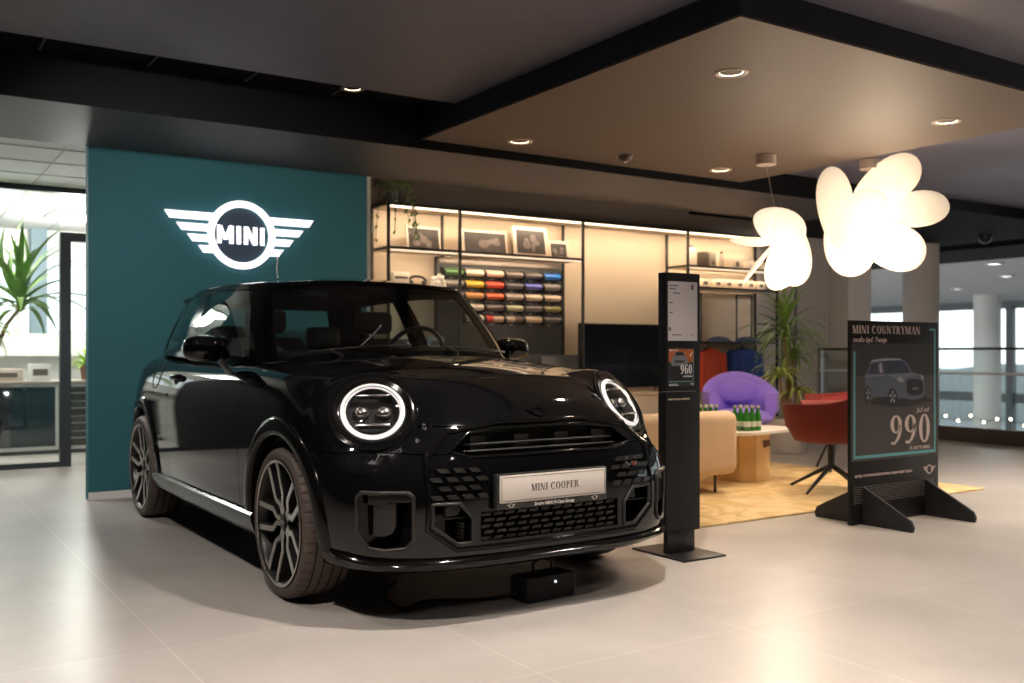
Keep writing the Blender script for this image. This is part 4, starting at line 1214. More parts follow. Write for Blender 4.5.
# dark side cupboard under the board (front face, doors)
t = thing('low_cupboard', 'dark low cupboard under the colour sample board', 'cupboard', (5.085,7.80,0))
b = NB(); box(b, -.71,.71,-.16,.12,.0,1.02,.004); obj('carcass', b, mat('anthracite_board',(.035,.035,.040),.5), t, 30)
for k in range(3):
    x = -.47+.47*k; b = NB(); box(b, x-.228,x+.228,-.176,-.161,.06,1.0,.003); d = obj('door', b, mat('anthracite_door',(.04,.04,.046),.4), t, 30)
    b = NB(); box(b, x+.17,x+.185,-.19,-.177,.55,.75,.003); obj('handle', b, black_metal, d, 30)
# left counter with goods seen through the car glass
t = thing('display_counter', 'pale display counter against the wall left of the dark board', 'counter', (4.07,7.75,0))
b = NB(); box(b, -.30,.28,-.10,.24,.0,1.04,.004); obj('carcass', b, beige_wall, t, 30)
b = NB(); box(b, -.31,.285,-.12,.25,1.04,1.07,.004); obj('counter_top', b, wood_pale, t, 30)
t = thing('mug', 'blue mug on the boxes seen through the car side windows', 'mug', (4.02,7.75,1.20))
bm_ = mat('mug_blue',(.03,.12,.45),.35)
b = NB(); lathe(b, [(.0005,.001),(.05,.001),(.05,.11),(.045,.11),(.043,.01),(.0005,.01)], 'Z', 24); obj('mug_body', b, bm_, t, 50)
b = NB(); tube(b, [(.048,0,.09),(.078,0,.085),(.083,0,.055),(.075,0,.028),(.048,0,.022)], .007, 6); obj('mug_handle', b, bm_, t, 50)
carton(3.90,4.13,7.72,1.072,.125,'cream box under the blue mug, seen through the car glass',(.7,.62,.52),grp='goods on the display counter',mark=(.8,.5,.7))
carton(4.17,4.33,7.72,1.072,.11,'pale blue box beside the blue mug, seen through the car glass',(.30,.42,.52),grp='goods on the display counter')

# ================================================================== TV + SIDEBOARD
t = thing('television', 'large black flat television on the low sideboard', 'television', (6.50,7.72,.634))
b = NB(); box(b, -.635,.635,-.02,.03,.045,.70,.004); obj('bezel', b, satin_black, t, 30)
b = NB(); box(b, -.625,.625,-.0225,-.019,.057,.69); obj('screen', b, mat('tv_screen',(.006,.008,.012),.12,coat=.4), t, 30)
for x in (-.40,.40):
    b = NB(); tube(b, [(x-.05,-.11,.008),(x,-.02,.05),(x,.03,.05),(x+.05,.12,.008)], .009, 6); obj('foot', b, satin_black, t, 40)
t = thing('sideboard', 'long pale sideboard under the television', 'sideboard', (6.55,7.72,0))
b = NB(); box(b, -.68,.66,-.13,.27,.05,.61,.004); obj('carcass', b, mat('sideboard_cream',(.60,.50,.40),.5), t, 30)
b = NB(); box(b, -.69,.67,-.15,.27,.61,.632,.003); obj('worktop', b, wood_pale, t, 30)
for k in range(3):
    x = -.46+.45*k; b = NB(); box(b, x-.215,x+.215,-.146,-.131,.07,.59,.003); d = obj('door', b, mat('sideboard_cream',(.60,.50,.40),.5), t, 30)
    b = NB(); box(b, x+.17,x+.18,-.158,-.147,.30,.42,.002); obj('handle', b, black_metal, d, 30)
b = NB(); box(b, -.64,.62,-.08,.24,.0,.05); obj('plinth', b, black_metal, t, 30)

# ================================================================== HANGING JACKETS, CAPS
def jacket(x0, x1, z0, z1, y, m, label, folds, seed):
    t = thing('jacket', label, 'jacket', ((x0+x1)/2,y,z1), group='clothes hanging under the shelf')
    w = (x1-x0)/2; h = z1-z0; b = NB(); rows = []
    for i in range(15):
        v = i/14; z = -h*v
        sh = min(1, .72+.28*(v/.12)**.6) if v < .12 else 1
        row = []
        for k in range(36):
            a = 2*PI*k/36; d = .085*(.55+.45*min(1,v*6))
            X = w*sh*math.copysign(abs(cos(a))**.45, cos(a)); Y = d*math.copysign(abs(sin(a))**.7, sin(a))
            Y += .012*sin(folds*PI*X/w + 1.3)*v
            row.append((X, Y, z))
        rows.append(row)
    V,_ = grid_faces(b, rows, closed_v=True); cap(b, V[0]); cap(b, V[-1]); obj('jacket_body', b, m, t, 60)
    for s in (-1,1):
        b = NB(); secs = []
        for i in range(9):
            v = i/8; secs.append([(s*(w*.80+.03*v)+.055*cos(2*PI*k/12), -.055+.035*sin(2*PI*k/12)-.01*v, -.035-h*.93*v) for k in range(12)])
        sweep(b, secs); obj('sleeve', b, m, t, 60)
    b = NB(); box(b, -.035,.035,-.06,.03,-.005,.022,.01,3); obj('collar', b, m, t, 60)
    b = NB(); tube(b, [(-w*.7,0,-.02),(0,0,.035),(w*.7,0,-.02)], .007, 6); tube(b, [(0,0,.035),(0,0,.06),(.02,0,.075),(.03,0,.06)], .004, 6); obj('hanger', b, black_metal, t, 60)
cloth = dict(rough=.85, var=.06, bump=.3, bscale=160)
jacket(7.55,7.93,.62,1.072,7.84, mat('red_cloth',(.62,.085,.045),**cloth), 'red jacket hanging beneath the right shelf, next to the totem', 3, 1)
jacket(8.02,8.53,.60,1.072,7.84, mat('blue_cloth',(.018,.050,.22),**cloth), 'navy blue jacket hanging beneath the right shelf behind the purple armchair', 5, 2)
def cap_thing(x, label, m, sx=1.0):
    t = thing('folded_cap', label, 'cap', (x,7.80,1.159), group='caps on the black shelf')
    b = NB(); sphere(b, (0,0,.0), .115, sx,.75,.55, 24, 12); 
    bmesh.ops.bisect_plane(b, geom=b.verts[:]+b.edges[:]+b.faces[:], plane_co=(0,0,.002), plane_no=(0,0,-1), clear_outer=True); bmesh.ops.holes_fill(b, edges=b.edges[:])
    obj('crown', b, m, t, 50)
    b = NB(); prism(b, [(.10*cos(a)*sx, -.06-.10*sin(a)) for a in [PI*k/14 for k in range(15)]], .006, Matrix.Translation((0,0,.002))); obj('peak', b, m, t, 50)
cap_thing(7.86,'grey blue cap lying on the black shelf above the red jacket', mat('cap_greyblue',(.10,.12,.25),.8), 1.5)
cap_thing(8.30,'dull blue cap lying on the black shelf above the navy jacket', mat('cap_blue',(.06,.08,.20),.8), 1.4)

# ================================================================== TOTEM STAND (kiosk)
tx, ty = 3.52, 3.775
t = thing('information_totem', 'slim black totem with two small posters standing right of the car', 'totem', (tx,ty,0))
b = NB(); box(b, -.145,.145,-.19,.21,.0,.010,.002); obj('base_plate', b, black_metal, t, 30)
b = NB(); box(b, -.100,.088,-.020,.015,.010,.14,.003); obj('foot_column', b, black_metal, t, 30)
b = NB(); box(b, -.126,.111,-.035,.026,.12,1.455,.003); obj('column_body', b, mat('totem_black',(.009,.009,.010),.45,var=.08,spec=.25), t, 30)
yf = -.0355
# posters
b = NB(); box(b,-0.114,0.089,yf-.002,yf,1.105,1.410); ps1 = obj('paper_sheet', b, mat('paper_grey',(.50,.46,.47),.3,var=.03), t, None)
b = NB()
for (x0,x1,z) in ((-.066,.0,1.388),(-.066,-.02,1.372),(-.04,.01,1.350),(.085,.102,1.392),(-.066,-.04,1.30),(-.066,-.04,1.25),(-.068,-.05,1.165),(-.045,.02,1.135),(.09,.104,1.135)):
    box(b, x0-.042,x1-.042,yf-.0026,yf-.002,z-.003,z+.003)
box(b,0.048,0.062,yf-.0026,yf-.002,1.37,1.395); box(b,-0.111,-0.097,yf-.0026,yf-.002,1.155,1.175)
obj('sheet_print', b, mat('grey_print',(.14,.12,.13),.5), ps1, None)
b = NB(); box(b,-0.114,0.068,yf-.002,yf,.870,1.070); ps2 = obj('price_poster', b, mat('poster_black',(.02,.02,.022),.3), t, None)
b = NB(); box(b,-0.110,0.064,yf-.0024,yf-.002,.995,1.062); obj('poster_photo', b, mat('poster_orange',(.33,.09,.03),.4,var=.3,vscale=12), ps2, None)
b = NB()
prism(b, [(-.045,.975),(.055,.975),(.062,.985),(.062,1.01),(.045,1.028),(.030,1.05),(-.018,1.05),(-.033,1.028),(-.05,1.012),(-.052,.985)], .0008, XZ(-.042,yf-.0022,0))
obj('poster_car', b, mat('poster_car_grey',(.14,.15,.16),.4), ps2, None)
b = NB()
prism(b, [(-.026,1.03),(.038,1.03),(.028,1.046),(-.016,1.046)], .0010, XZ(-.042,yf-.0024,0)); prism(b, [(-.03,.992),(.04,.992),(.036,1.004),(-.026,1.004)], .0010, XZ(-.042,yf-.0024,0))
obj('poster_car_window', b, ink, ps2, None)
b = NB(); prism(b, [(.075,1.03),(.10,1.05),(.09,1.035),(.078,1.02)], .0012, XZ(-.042,yf-.0024,0)); obj('poster_glare', b, mat('poster_yellow',(.8,.6,.35),.4), ps2, None)
b = NB(); serif(b, '960', .046, XZ(-.030,yf-.0022,.935), width=.084, depth=.0008)
obj('price_lettering', b, print_white, ps2, None)
text_obj('poster_lettering', 'ZŁ NETTO/MIES.', .011, XZ(-.012,yf-.0026,.917), print_white, ps2, width=.066)
text_obj('poster_lettering', 'MINI COOPER', .010, XZ(-.108,yf-.0026,1.064-.012), print_white, ps2, width=.06)
b = NB(); box(b,-0.108,0.062,yf-.0026,yf-.002,.893,.8965); box(b,0.059,0.062,yf-.0026,yf-.002,.8965,1.05); obj('poster_border', b, mat('poster_teal',(.12,.30,.31),.4), ps2, None)
b = NB(); box(b,-0.108,-0.052,yf-.0026,yf-.002,.880,.8825); box(b,-0.108,-0.042,yf-.0026,yf-.002,.874,.876); badge(b, .006, .0008, XZ(.053,yf-.002,.880)); obj('poster_small_print', b, print_white, ps2, None)
b = NB(); box(b,-0.177,0.078,yf-.0012,yf+.0005,.842,.846); obj('slot', b, mat('slot_grey',(.10,.10,.10),.3), t, None)
me = text_obj('body_lettering', 'ZAPYTAJ O OFERTE', .012, XZ(-.114,yf-.0006,.80), mat('gold_print',(.75,.62,.42),.4), t, width=.15)

# ================================================================== CHARGER AND CABLE UNDER THE BUMPER
t = thing('battery_charger', 'small black charger box on the floor under the front bumper', 'charger', (2.40,3.42,0), rz=rad(4))
b = NB(); box(b, -.13,.13,-.06,.06,.0,.105,.008); obj('charger_body', b, matte_black, t, 40)
b = NB(); tube(b, [(-.05,0,.10),(-.055,0,.15),(-.01,0,.17),(.05,0,.15),(.05,0,.10)], .006, 8); obj('handle', b, matte_black, t, 50)
b = NB(); cyl(b, (.02,-.058,.075),(.02,-.064,.075), .006, seg=12); obj('indicator_light', b, mat('indicator_white',(.8,.8,.85),.3,emit=1.2), t, 50)
b = NB(); ps = []
fc = spline([0,1,2,3,4,5], [(2.27,3.42,.03),(2.10,3.52,.008),(1.92,3.60,.008),(1.80,3.55,.008),(1.83,3.78,.008),(1.98,3.98,.008)])
for k in range(60): ps.append(tuple(fc(5*k/59)))
tube(b, ps, .007, 8); tag(obj('power_cable', b, rubber if False else matte_black, None, 60), 'black power cable running along the floor beneath the car', 'cable')
# ================================================================== RUG
def rug_mat():
    m = bpy.data.materials.new('rug_wool'); m.use_nodes = True
    nt = m.node_tree; N = nt.nodes; L = nt.links; p = N['Principled BSDF']; p.inputs['Roughness'].default_value = .95
    tc = N.new('ShaderNodeTexCoord'); n = N.new('ShaderNodeTexNoise'); n.inputs['Scale'].default_value = 2.6; n.inputs['Detail'].default_value = 3; n.inputs['Distortion'].default_value = 2.2
    L.new(tc.outputs['Object'], n.inputs['Vector'])
    r = N.new('ShaderNodeValToRGB'); e = r.color_ramp.elements; e[0].position = .40; e[0].color = (.62,.42,.18,1); e[1].position = .58; e[1].color = (.80,.60,.32,1)
    L.new(n.outputs['Fac'], r.inputs[0]); L.new(r.outputs[0], p.inputs['Base Color'])
    n2 = N.new('ShaderNodeTexNoise'); n2.inputs['Scale'].default_value = 260; L.new(tc.outputs['Object'], n2.inputs['Vector'])
    b = N.new('ShaderNodeBump'); b.inputs['Strength'].default_value = .5; b.inputs['Distance'].default_value = .004
    L.new(n2.outputs['Fac'], b.inputs['Height']); L.new(b.outputs[0], p.inputs['Normal']); return m
b = NB(); box(b, 3.95,7.08,4.24,6.55,0,.014,.005); tag(obj('rug', b, rug_mat(), None, 40), 'golden beige rug with soft swirls under the lounge seats', 'rug')

# ================================================================== POSTER STAND
sx0, sx1, sy = 4.915, 5.80, 3.80
cxs = (sx0+sx1)/2; hw = (sx1-sx0)/2
t = thing('poster_stand', 'black advertising board on two fin feet showing an SUV and the number 990', 'advertising stand', (cxs,sy,0))
bk = mat('board_black',(.009,.0085,.0085),.45,spec=.25)
b = NB(); box(b, -hw,hw,-.009,.012,.005,1.238,.002); pan = obj('panel', b, bk, t, 30)
for x in (5.04-cxs, 5.665-cxs):
    b = NB(); ff = [(.0,.012),(.33,.012),(.345,.02),(.34,.05),(.31,.085),(.02,.225),(-.02,.225),(-.31,.085),(-.34,.05),(-.345,.02),(-.33,.012)]
    ff = [(-.345,.0),(.345,.0),(.352,.03),(.335,.065),(.28,.095),(.0,.235),(-.28,.095),(-.335,.065),(-.352,.03)]
    prism(b, [(y,z) for y,z in ff], .018, basis((x-.009,0,0),(0,1,0),(0,0,1),(1,0,0))); obj('foot_fin', b, mat('fin_black',(.014,.0135,.014),.5), t, 30)
b = NB(); box(b, 5.05-cxs,5.655-cxs,.012,.03,.03,.15,.002); obj('cross_bar', b, bk, t, 30)
YP = -.0092
def flat(name, polys, m, parent, d=.0006, y=None, smooth=None):
    b = NB()
    for q in polys: prism(b, q, d, XZ(0, YP if y is None else y, 0))
    return obj(name, b, m, parent, None)
PRINT = {'shadow':[[(-0.2955,0.752),(-0.2285,0.728),(-0.0555,0.707),(0.1005,0.702),(0.3885,0.733),(0.2945,0.764),(-0.1205,0.77)]],'car':[[(-0.3085,0.902),(-0.2825,0.921),(-0.2575,0.982),(-0.2285,0.997),(-0.0995,1.008),(0.0325,1.005),(0.1005,0.986),(0.1495,0.935),(0.1685,0.92),(0.2595,0.905),(0.2875,0.877),(0.2975,0.823),(0.2925,0.774),(0.2735,0.753),(0.1685,0.745),(0.0155,0.76),(-0.0115,0.719),(-0.0665,0.728),(-0.0815,0.769),(-0.2285,0.773),(-0.2595,0.743),(-0.2875,0.768),(-0.2995,0.821)]],'window':[[(-0.2705,0.915),(-0.2455,0.973),(-0.1855,0.981),(-0.1895,0.914)],[(-0.1815,0.913),(-0.1765,0.981),(-0.1295,0.986),(-0.1205,0.915)],[(-0.1105,0.91),(-0.1255,0.992),(0.0325,0.994),(0.0825,0.979),(0.1365,0.929),(0.1365,0.918)]],'roof':[[(-0.2575,0.982),(-0.2285,0.999),(-0.0995,1.009),(0.0325,1.006),(0.0665,0.996),(-0.1205,0.994),(-0.2285,0.987)],[(-0.1725,0.973),(-0.1425,0.981),(-0.1335,0.92),(-0.1635,0.919)]],'bonnet':[[(-0.0945,0.907),(0.1455,0.915),(0.2415,0.9),(0.1685,0.89),(-0.0115,0.881)],[(-0.3035,0.907),(-0.1105,0.91),(-0.1105,0.899),(-0.3035,0.894)]],'light':[[(0.0065,0.881),(0.0325,0.892),(0.0645,0.886),(0.0825,0.866),(0.0595,0.855),(0.0235,0.861)],[(0.2505,0.897),(0.2695,0.9),(0.2855,0.885),(0.2855,0.868),(0.2645,0.869)]],'grille':[[(0.1045,0.866),(0.1405,0.876),(0.2415,0.872),(0.2735,0.852),(0.2785,0.792),(0.2415,0.771),(0.1405,0.773),(0.1095,0.796)]],'plate':[[(0.1635,0.823),(0.2275,0.824),(0.2275,0.808),(0.1635,0.806)]],'wheel':[[(-0.2515,0.788),(-0.2535,0.806),(-0.2575,0.821),(-0.2655,0.833),(-0.2745,0.839),(-0.2835,0.839),(-0.2925,0.833),(-0.2995,0.822),(-0.3045,0.807),(-0.3065,0.789),(-0.3045,0.772),(-0.2995,0.757),(-0.2925,0.745),(-0.2835,0.739),(-0.2745,0.739),(-0.2655,0.744),(-0.2575,0.756),(-0.2535,0.771)],[(0.0105,0.765),(0.0075,0.784),(-0.0005,0.801),(-0.0135,0.814),(-0.0295,0.82),(-0.0465,0.821),(-0.0625,0.815),(-0.0745,0.803),(-0.0835,0.786),(-0.0865,0.768),(-0.0835,0.749),(-0.0745,0.733),(-0.0625,0.72),(-0.0465,0.713),(-0.0295,0.712),(-0.0135,0.719),(-0.0005,0.73),(0.0075,0.747)]],'spoke':[[[(-0.2735,0.789),(-0.2575,0.79),(-0.2605,0.808),(-0.2745,0.792)],[(-0.2755,0.794),(-0.2715,0.825),(-0.2815,0.825),(-0.2775,0.794)],[(-0.2795,0.792),(-0.2925,0.81),(-0.2955,0.792),(-0.2795,0.789)],[(-0.2785,0.785),(-0.2915,0.766),(-0.2835,0.754),(-0.2775,0.784)],[(-0.2755,0.783),(-0.2705,0.753),(-0.2625,0.764),(-0.2745,0.785)]],[[(-0.0305,0.767),(-0.0025,0.767),(-0.0075,0.787),(-0.0315,0.77)],[(-0.0345,0.772),(-0.0265,0.805),(-0.0435,0.805),(-0.0365,0.772)],[(-0.0395,0.77),(-0.0635,0.789),(-0.0685,0.77),(-0.0405,0.767)],[(-0.0395,0.763),(-0.0615,0.743),(-0.0485,0.73),(-0.0375,0.761)],[(-0.0345,0.761),(-0.0245,0.729),(-0.0105,0.74),(-0.0315,0.763)]]]}
ph = flat('poster_scene', [[(-.435,.385),(.435,.385),(.435,.90),(-.435,.905)]], mat('poster_asphalt',(.060,.050,.046),.6,var=.35,vscale=3.5), pan, .0004)
flat('poster_backdrop', [[(-.435,.905),(.435,.90),(.435,1.10),(-.435,1.10)]], mat('poster_dusk',(.028,.026,.024),.6,var=.5,vscale=5), pan, .0004)
cg = mat('print_blue_grey',(.085,.100,.135),.5,var=.25,vscale=14); cd = mat('print_dark_window',(.018,.022,.045),.4); cl = mat('print_light_grey',(.30,.30,.32),.5,var=.15)
cdk = mat('print_black',(.008,.008,.009),.5)
flat('print_shadow', PRINT['shadow'], mat('print_shadow',(.018,.016,.016),.6), ph, .0005)
flat('print_car', PRINT['car'], cg, ph, .0008)
flat('print_bonnet', PRINT['bonnet'], mat('print_pale_blue',(.16,.17,.20),.5,var=.15), ph, .0010)
for q in PRINT['window']: flat('print_car_window', [q], cd, ph, .0010)
flat('print_car_roof', PRINT['roof'], cl, ph, .0012)
for q in PRINT['light']: flat('print_headlight', [q], cl, ph, .0012)
flat('print_grille', PRINT['grille'], cdk, ph, .0012)
flat('print_plate', PRINT['plate'], mat('print_mid_grey',(.12,.12,.12),.5), ph, .0014)
for q in PRINT['wheel']: flat('print_wheel', [q[::-1]], cdk, ph, .0013)
for q in PRINT['spoke']: flat('print_wheel_spoke', [x_[::-1] for x_ in q], cl, ph, .0015)
tl = mat('poster_teal_line',(.10,.36,.37),.4)
flat('teal_frame', [[(-.412,.400),(-.396,.400),(-.396,1.050),(-.412,1.050)], [(-.396,.400),(.412,.400),(.412,.418),(-.396,.418)], [(.396,.418),(.412,.418),(.412,1.198),(.396,1.198)], [(.350,1.184),(.396,1.184),(.396,1.198),(.350,1.198)]], tl, pan, .0009)
pw = mat('poster_print_pink_white',(.66,.53,.48),.5,var=.02)
b = NB(); serif(b, 'MINI COUNTRYMAN', .048, XZ(-.4225,YP,1.160), width=.676, depth=.0009, b=.17); obj('title_lettering', b, pw, pan, None)
text_obj('subtitle_lettering', 'może być Twoje', .042, XZ(-.42,YP-.0009,1.108), pw, pan, width=.325, shear=.25, offset=.0006)
for k_, ch_ in enumerate('990'): b = NB(); serif(b, ch_, .175, XZ(-.066+.146*k_,YP,.472), width=.146, depth=.0018, b=.16); obj('digit', b, pw, pan, None)
text_obj('caption_lettering', 'Już od', .042, XZ(.21,YP-.0016,.665), pw, pan, width=.135, shear=.25)
text_obj('caption_lettering', 'ZŁ NETTO/MIES.', .026, XZ(.135,YP-.0016,.430), pw, pan, width=.22, offset=.0006)
text_obj('line_lettering', 'MODEL W STANDARDZIE ZAWIERA PEŁEN PAKIET USŁUG', .020, XZ(-.40,YP-.0009,.288), pw, pan, width=.56, offset=.0005)
b = NB(); badge(b, .030, .0009, XZ(.345,YP,.292)); obj('brand_badge', b, pw, pan, None)
sm = mat('fine_print_grey',(.16,.14,.13),.6)
r = random.Random(11); b = NB()
for k in range(8):
    z = .225-.0135*k; x = -hw+.03
    while x < hw-.05:
        w = r.uniform(.012,.04); box(b, x, min(x+w,hw-.03), YP-.0008, YP, z, z+.0045); x += w+.006
o = obj('fine_print', b, sm, pan, None)

# ================================================================== LOUNGE SEATS
def cloth_m(n, c, **k): return mat(n, c, rough=.9, bump=.35, bscale=220, sheen=.25, **k)
beige_up = cloth_m('beige_upholstery',(.64,.46,.30)); purple_up = cloth_m('purple_upholstery',(.27,.17,.76)); red_up = cloth_m('red_shell_fabric',(.15,.014,.012)); red_light = cloth_m('red_inner_fabric',(.26,.028,.025))
# beige sofa, back towards the camera
t = thing('lounge_sofa', 'beige upholstered sofa with rounded back, seen from behind beside the totem', 'sofa', (4.84,5.10,.014))
def rounded_slab(b, x0,x1,y0,y1,z0,z1,r, seg=5): box(b,x0,x1,y0,y1,z0,z1,r,seg)
b = NB(); rounded_slab(b, -.52,.52,.0,.16,.13,.60,.07); obj('backrest', b, beige_up, t, 60)
b = NB(); rounded_slab(b, -.44,.44,.14,.72,.15,.38,.06); obj('seat', b, beige_up, t, 60)
for s in (-1,1):
    b = NB(); rounded_slab(b, min(s*.52,s*.40),max(s*.52,s*.40),.05,.72,.13,.54,.055); obj('armrest', b, beige_up, t, 60)
for x in (-.36,.36):
    for y in (.10,.62):
        b = NB(); box(b, x-.008,x+.008,y-.008,y+.008,0,.14,.002); box(b, x-.008,x+.008,y-.05,y+.05,.128,.14,.002); obj('leg', b, black_metal, t, 30)
def shell_chair(name, label, loc, rz, m_out, R, depth, z_seat, z_arm, z_back, th, group=None, squash=1.0, parts=None, arm_ang=118, flare=.0, broad=1.1, deep=0):
    t = thing(name, label, 'armchair' if 'arm' in name else 'chair', loc, rz, group)
    b = NB(); secs = []
    n = 40
    for k in range(n+1):
        a = rad(-arm_ang + 2*arm_ang*k/n)      # 0 = back (+y)
        e = abs(k/n*2-1)
        top = z_arm + (z_back-z_arm)*(0.5+0.5*cos(PI*min(1,e*1.35)))**broad
        dirv = (sin(a), cos(a)*squash) if not deep else (math.copysign(abs(sin(a))**.62, sin(a)), math.copysign(abs(cos(a))**.75, cos(a))*(squash if cos(a) > 0 else deep))
        lean = .10*(1-e) + flare
        sec = []
        prof = [(.52,z_seat-.04),(.80,z_seat-.02),(.93,z_seat+.06),(1.0,z_seat+.35*(top-z_seat)),(1.0+lean*1.0,top-th*.3),(1.0+lean-.01,top),(1.0+lean-th/R,top-th*.35),(1.0-th/R,z_seat+.40*(top-z_seat)),(.90-th/R*.6,z_seat+.10),(.70,z_seat+.06),(.52,z_seat+.045)]
        for pr, z in prof: sec.append((R*pr*dirv[0], R*pr*dirv[1], z))
        secs.append(sec)
    sweep(b, secs); obj('shell', b, m_out, t, 70)
    return t
# purple armchair facing the camera
ang = math.atan2(-(6.83), -(6.6))
t = shell_chair('armchair', 'purple upholstered armchair with a round wraparound back', (6.80,6.47,.014), rad(-38), purple_up, .345, .6, .40, .66, .845, .11, arm_ang=118, squash=.92, broad=.75)
b = NB(); sphere(b, (0,-.02,.42), .30, 1,.98,.30, 32, 14); obj('seat_cushion', b, purple_up, t, 80)
b = NB(); sphere(b, (0,.20,.66), .20, 1.15,.35,.62, 28, 14, M=Matrix.Rotation(rad(-14),4,'X')); obj('back_cushion', b, purple_up, t, 80)
b = NB(); cyl(b, (0,0,.0),(0,0,.36), .03); obj('pedestal', b, black_metal, t, 50)
for k in range(4):
    a = rad(45+90*k); b = NB(); tube(b, [(0,0,.10),(.30*cos(a),.30*sin(a),.012)], .012, 8); obj('leg', b, black_metal, t, 50)
# red chairs
def red_chair(label, loc, rz, m, fourleg=False):
    t = shell_chair('shell_chair', label, loc, rz, m, .32, .6, .40, .655, .81, .035, group='red shell chairs', arm_ang=142, squash=.95, flare=.06, deep=1.05)
    b = NB(); rows = []
    for r_, z in ((.001,.395),(.10,.395),(.185,.40),(.20,.42),(.185,.440),(.10,.447),(.001,.447)): rows.append([(r_*cos(2*PI*k/28), r_*sin(2*PI*k/28), z) for k in range(28)])
    grid_faces(b, rows, closed_v=True); obj('seat', b, m, t, 70)
    if fourleg:
        for k in range(4):
            a = rad(45+90*k); b = NB(); tube(b, [(.10*cos(a),.10*sin(a),.39),(.29*cos(a),.29*sin(a),.006)], .011, 8); obj('leg', b, black_metal, t, 50)
    else:
        b = NB(); cyl(b, (0,0,.17),(0,0,.40), .026); obj('pedestal', b, black_metal, t, 50)
        for k in range(4):
            a = rad(99+153+90*k); b = NB(); tube(b, [(0,0,.19),(.14*cos(a),.14*sin(a),.12),(.34*cos(a),.34*sin(a),.012)], [.019,.015,.010], 8); obj('leg', b, black_metal, t, 50)
red_chair('dark red shell chair on a black star base, left of the advertising stand', (5.98,4.78,.014), rad(-153), red_up)
red_chair('brighter red chair on splayed black legs, mostly hidden behind the dark red one', (7.15,5.55,.014), rad(-125), red_light, True)

# ================================================================== SIDE TABLE, BOTTLES
marble = mat('white_table_top',(.72,.66,.58),.35,var=.06,vscale=4); oak = mat('light_oak',(.74,.51,.25),.55,var=.22,vscale=6)
t = thing('coffee_table', 'low table with thin white top on a faceted oak block', 'table', (5.86,5.60,.014), rz=rad(12))
b = NB()
sup = [(.46*math.copysign(abs(cos(a))**.55,cos(a)), .34*math.copysign(abs(sin(a))**.55,sin(a))) for a in [2*PI*k/56 for k in range(56)]]
prism(b, sup, .022, Matrix.Translation((0,0,.395))); obj('table_top', b, marble, t, 40)
b = NB(); prism(b, [(-.07,-.21),(.13,-.21),(.24,-.08),(.24,.15),(.05,.2),(-.14,.12),(-.14,-.1)], .395); obj('table_base', b, oak, t, 20)
b = NB(); prism(b, [(.02,.33),(.12,.33),(.13,.28),(.03,.27)], .003, XZ(-.0,-.2105,.0)); obj('base_notch', b, mat('notch_brown',(.16,.08,.04),.7), t, None)
green = glass_mat('green_bottle_glass',(.10,.42,.08)); gb = mat('green_bottle',(.03,.22,.025),.12,coat=.6,var=.15,trans=.25)
cap_g = mat('bottle_cap_pale',(.55,.52,.40),.4); lab_m = mat('bottle_label',(.50,.55,.45),.5)
def bottle(label, grp):
    t = thing('glass_bottle', label, 'bottle', (0,0,0), group=grp)
    b = NB(); lathe(b, [(.0005,.001),(.026,.001),(.0275,.01),(.0275,.10),(.023,.125),(.0125,.155),(.0115,.18),(.0005,.18)], 'Z', 20); obj('bottle_glass', b, gb, t, 50)
    b = NB(); lathe(b, [(.0005,.178),(.0145,.178),(.0145,.196),(.0005,.197)], 'Z', 16); obj('cap', b, cap_g, t, 50)
    b = NB(); lathe(b, [(.0279,.035),(.0281,.036),(.0281,.075),(.0279,.076)], 'Z', 24); obj('label_band', b, lab_m, t, 50)
    return t
spots1 = [(x,y) for y in (0,.062,.124) for x in (0,.062,.124)][:8]
base = bottle('green glass bottle in the full cluster on the right of the coffee table', 'green bottles at the right of the coffee table')
g1 = (5.68,5.34); nb = 0
for (x,y) in spots1:
    lo = (g1[0]+x, g1[1]+y, .432)
    if nb == 0: base.location = lo
    else: dup(base, lo)
    nb += 1
for (x,y) in [(x,y) for y in (0,.062) for x in (0,.062,.124,)]:
    dup(base, (5.50+x*.9, 5.60+y, .432), 0, 'green glass bottle in the left cluster, half hidden behind the beige sofa', 'green bottles behind the sofa back')

# ================================================================== PLANTS
leaf_g = mat('leaf_green',(.17,.30,.06),.5,var=.45,vscale=9); leaf_y = mat('leaf_yellow_green',(.42,.50,.13),.5,var=.4,vscale=7); bark = mat('cane_bark',(.30,.20,.10),.8,var=.3,vscale=30)
def strap_leaves(b, c, n, L, w, rng, up=.5, droop=1.0, bias=None):
    for i in range(n):
        a = 2*PI*i*.382+rng.uniform(-.3,.3); el = rad(rng.uniform(5,80))*(.5+up)
        ln = L*rng.uniform(.7,1.1); d = Vector((cos(a),sin(a),0)); p = Vector(c); rows = []
        e = el; side = Vector((-sin(a),cos(a),0))
        for k in range(9):
            s_ = k/8; ww = w*sin(PI*min(1,(.18+.82*s_)))**.7*(1-s_*.3) if k < 8 else .0008
            nrm = (d*(-sin(e))+Vector((0,0,1))*cos(e))
            rows.append([p-side*ww+nrm*ww*.25, p-nrm*.0006, p+side*ww+nrm*ww*.25])
            p = p + (d*cos(e)+Vector((0,0,1))*sin(e))*(ln/8); e -= droop*rad(rng.uniform(8,17))*(1.2-up*.5)
        grid_faces(b, rows)
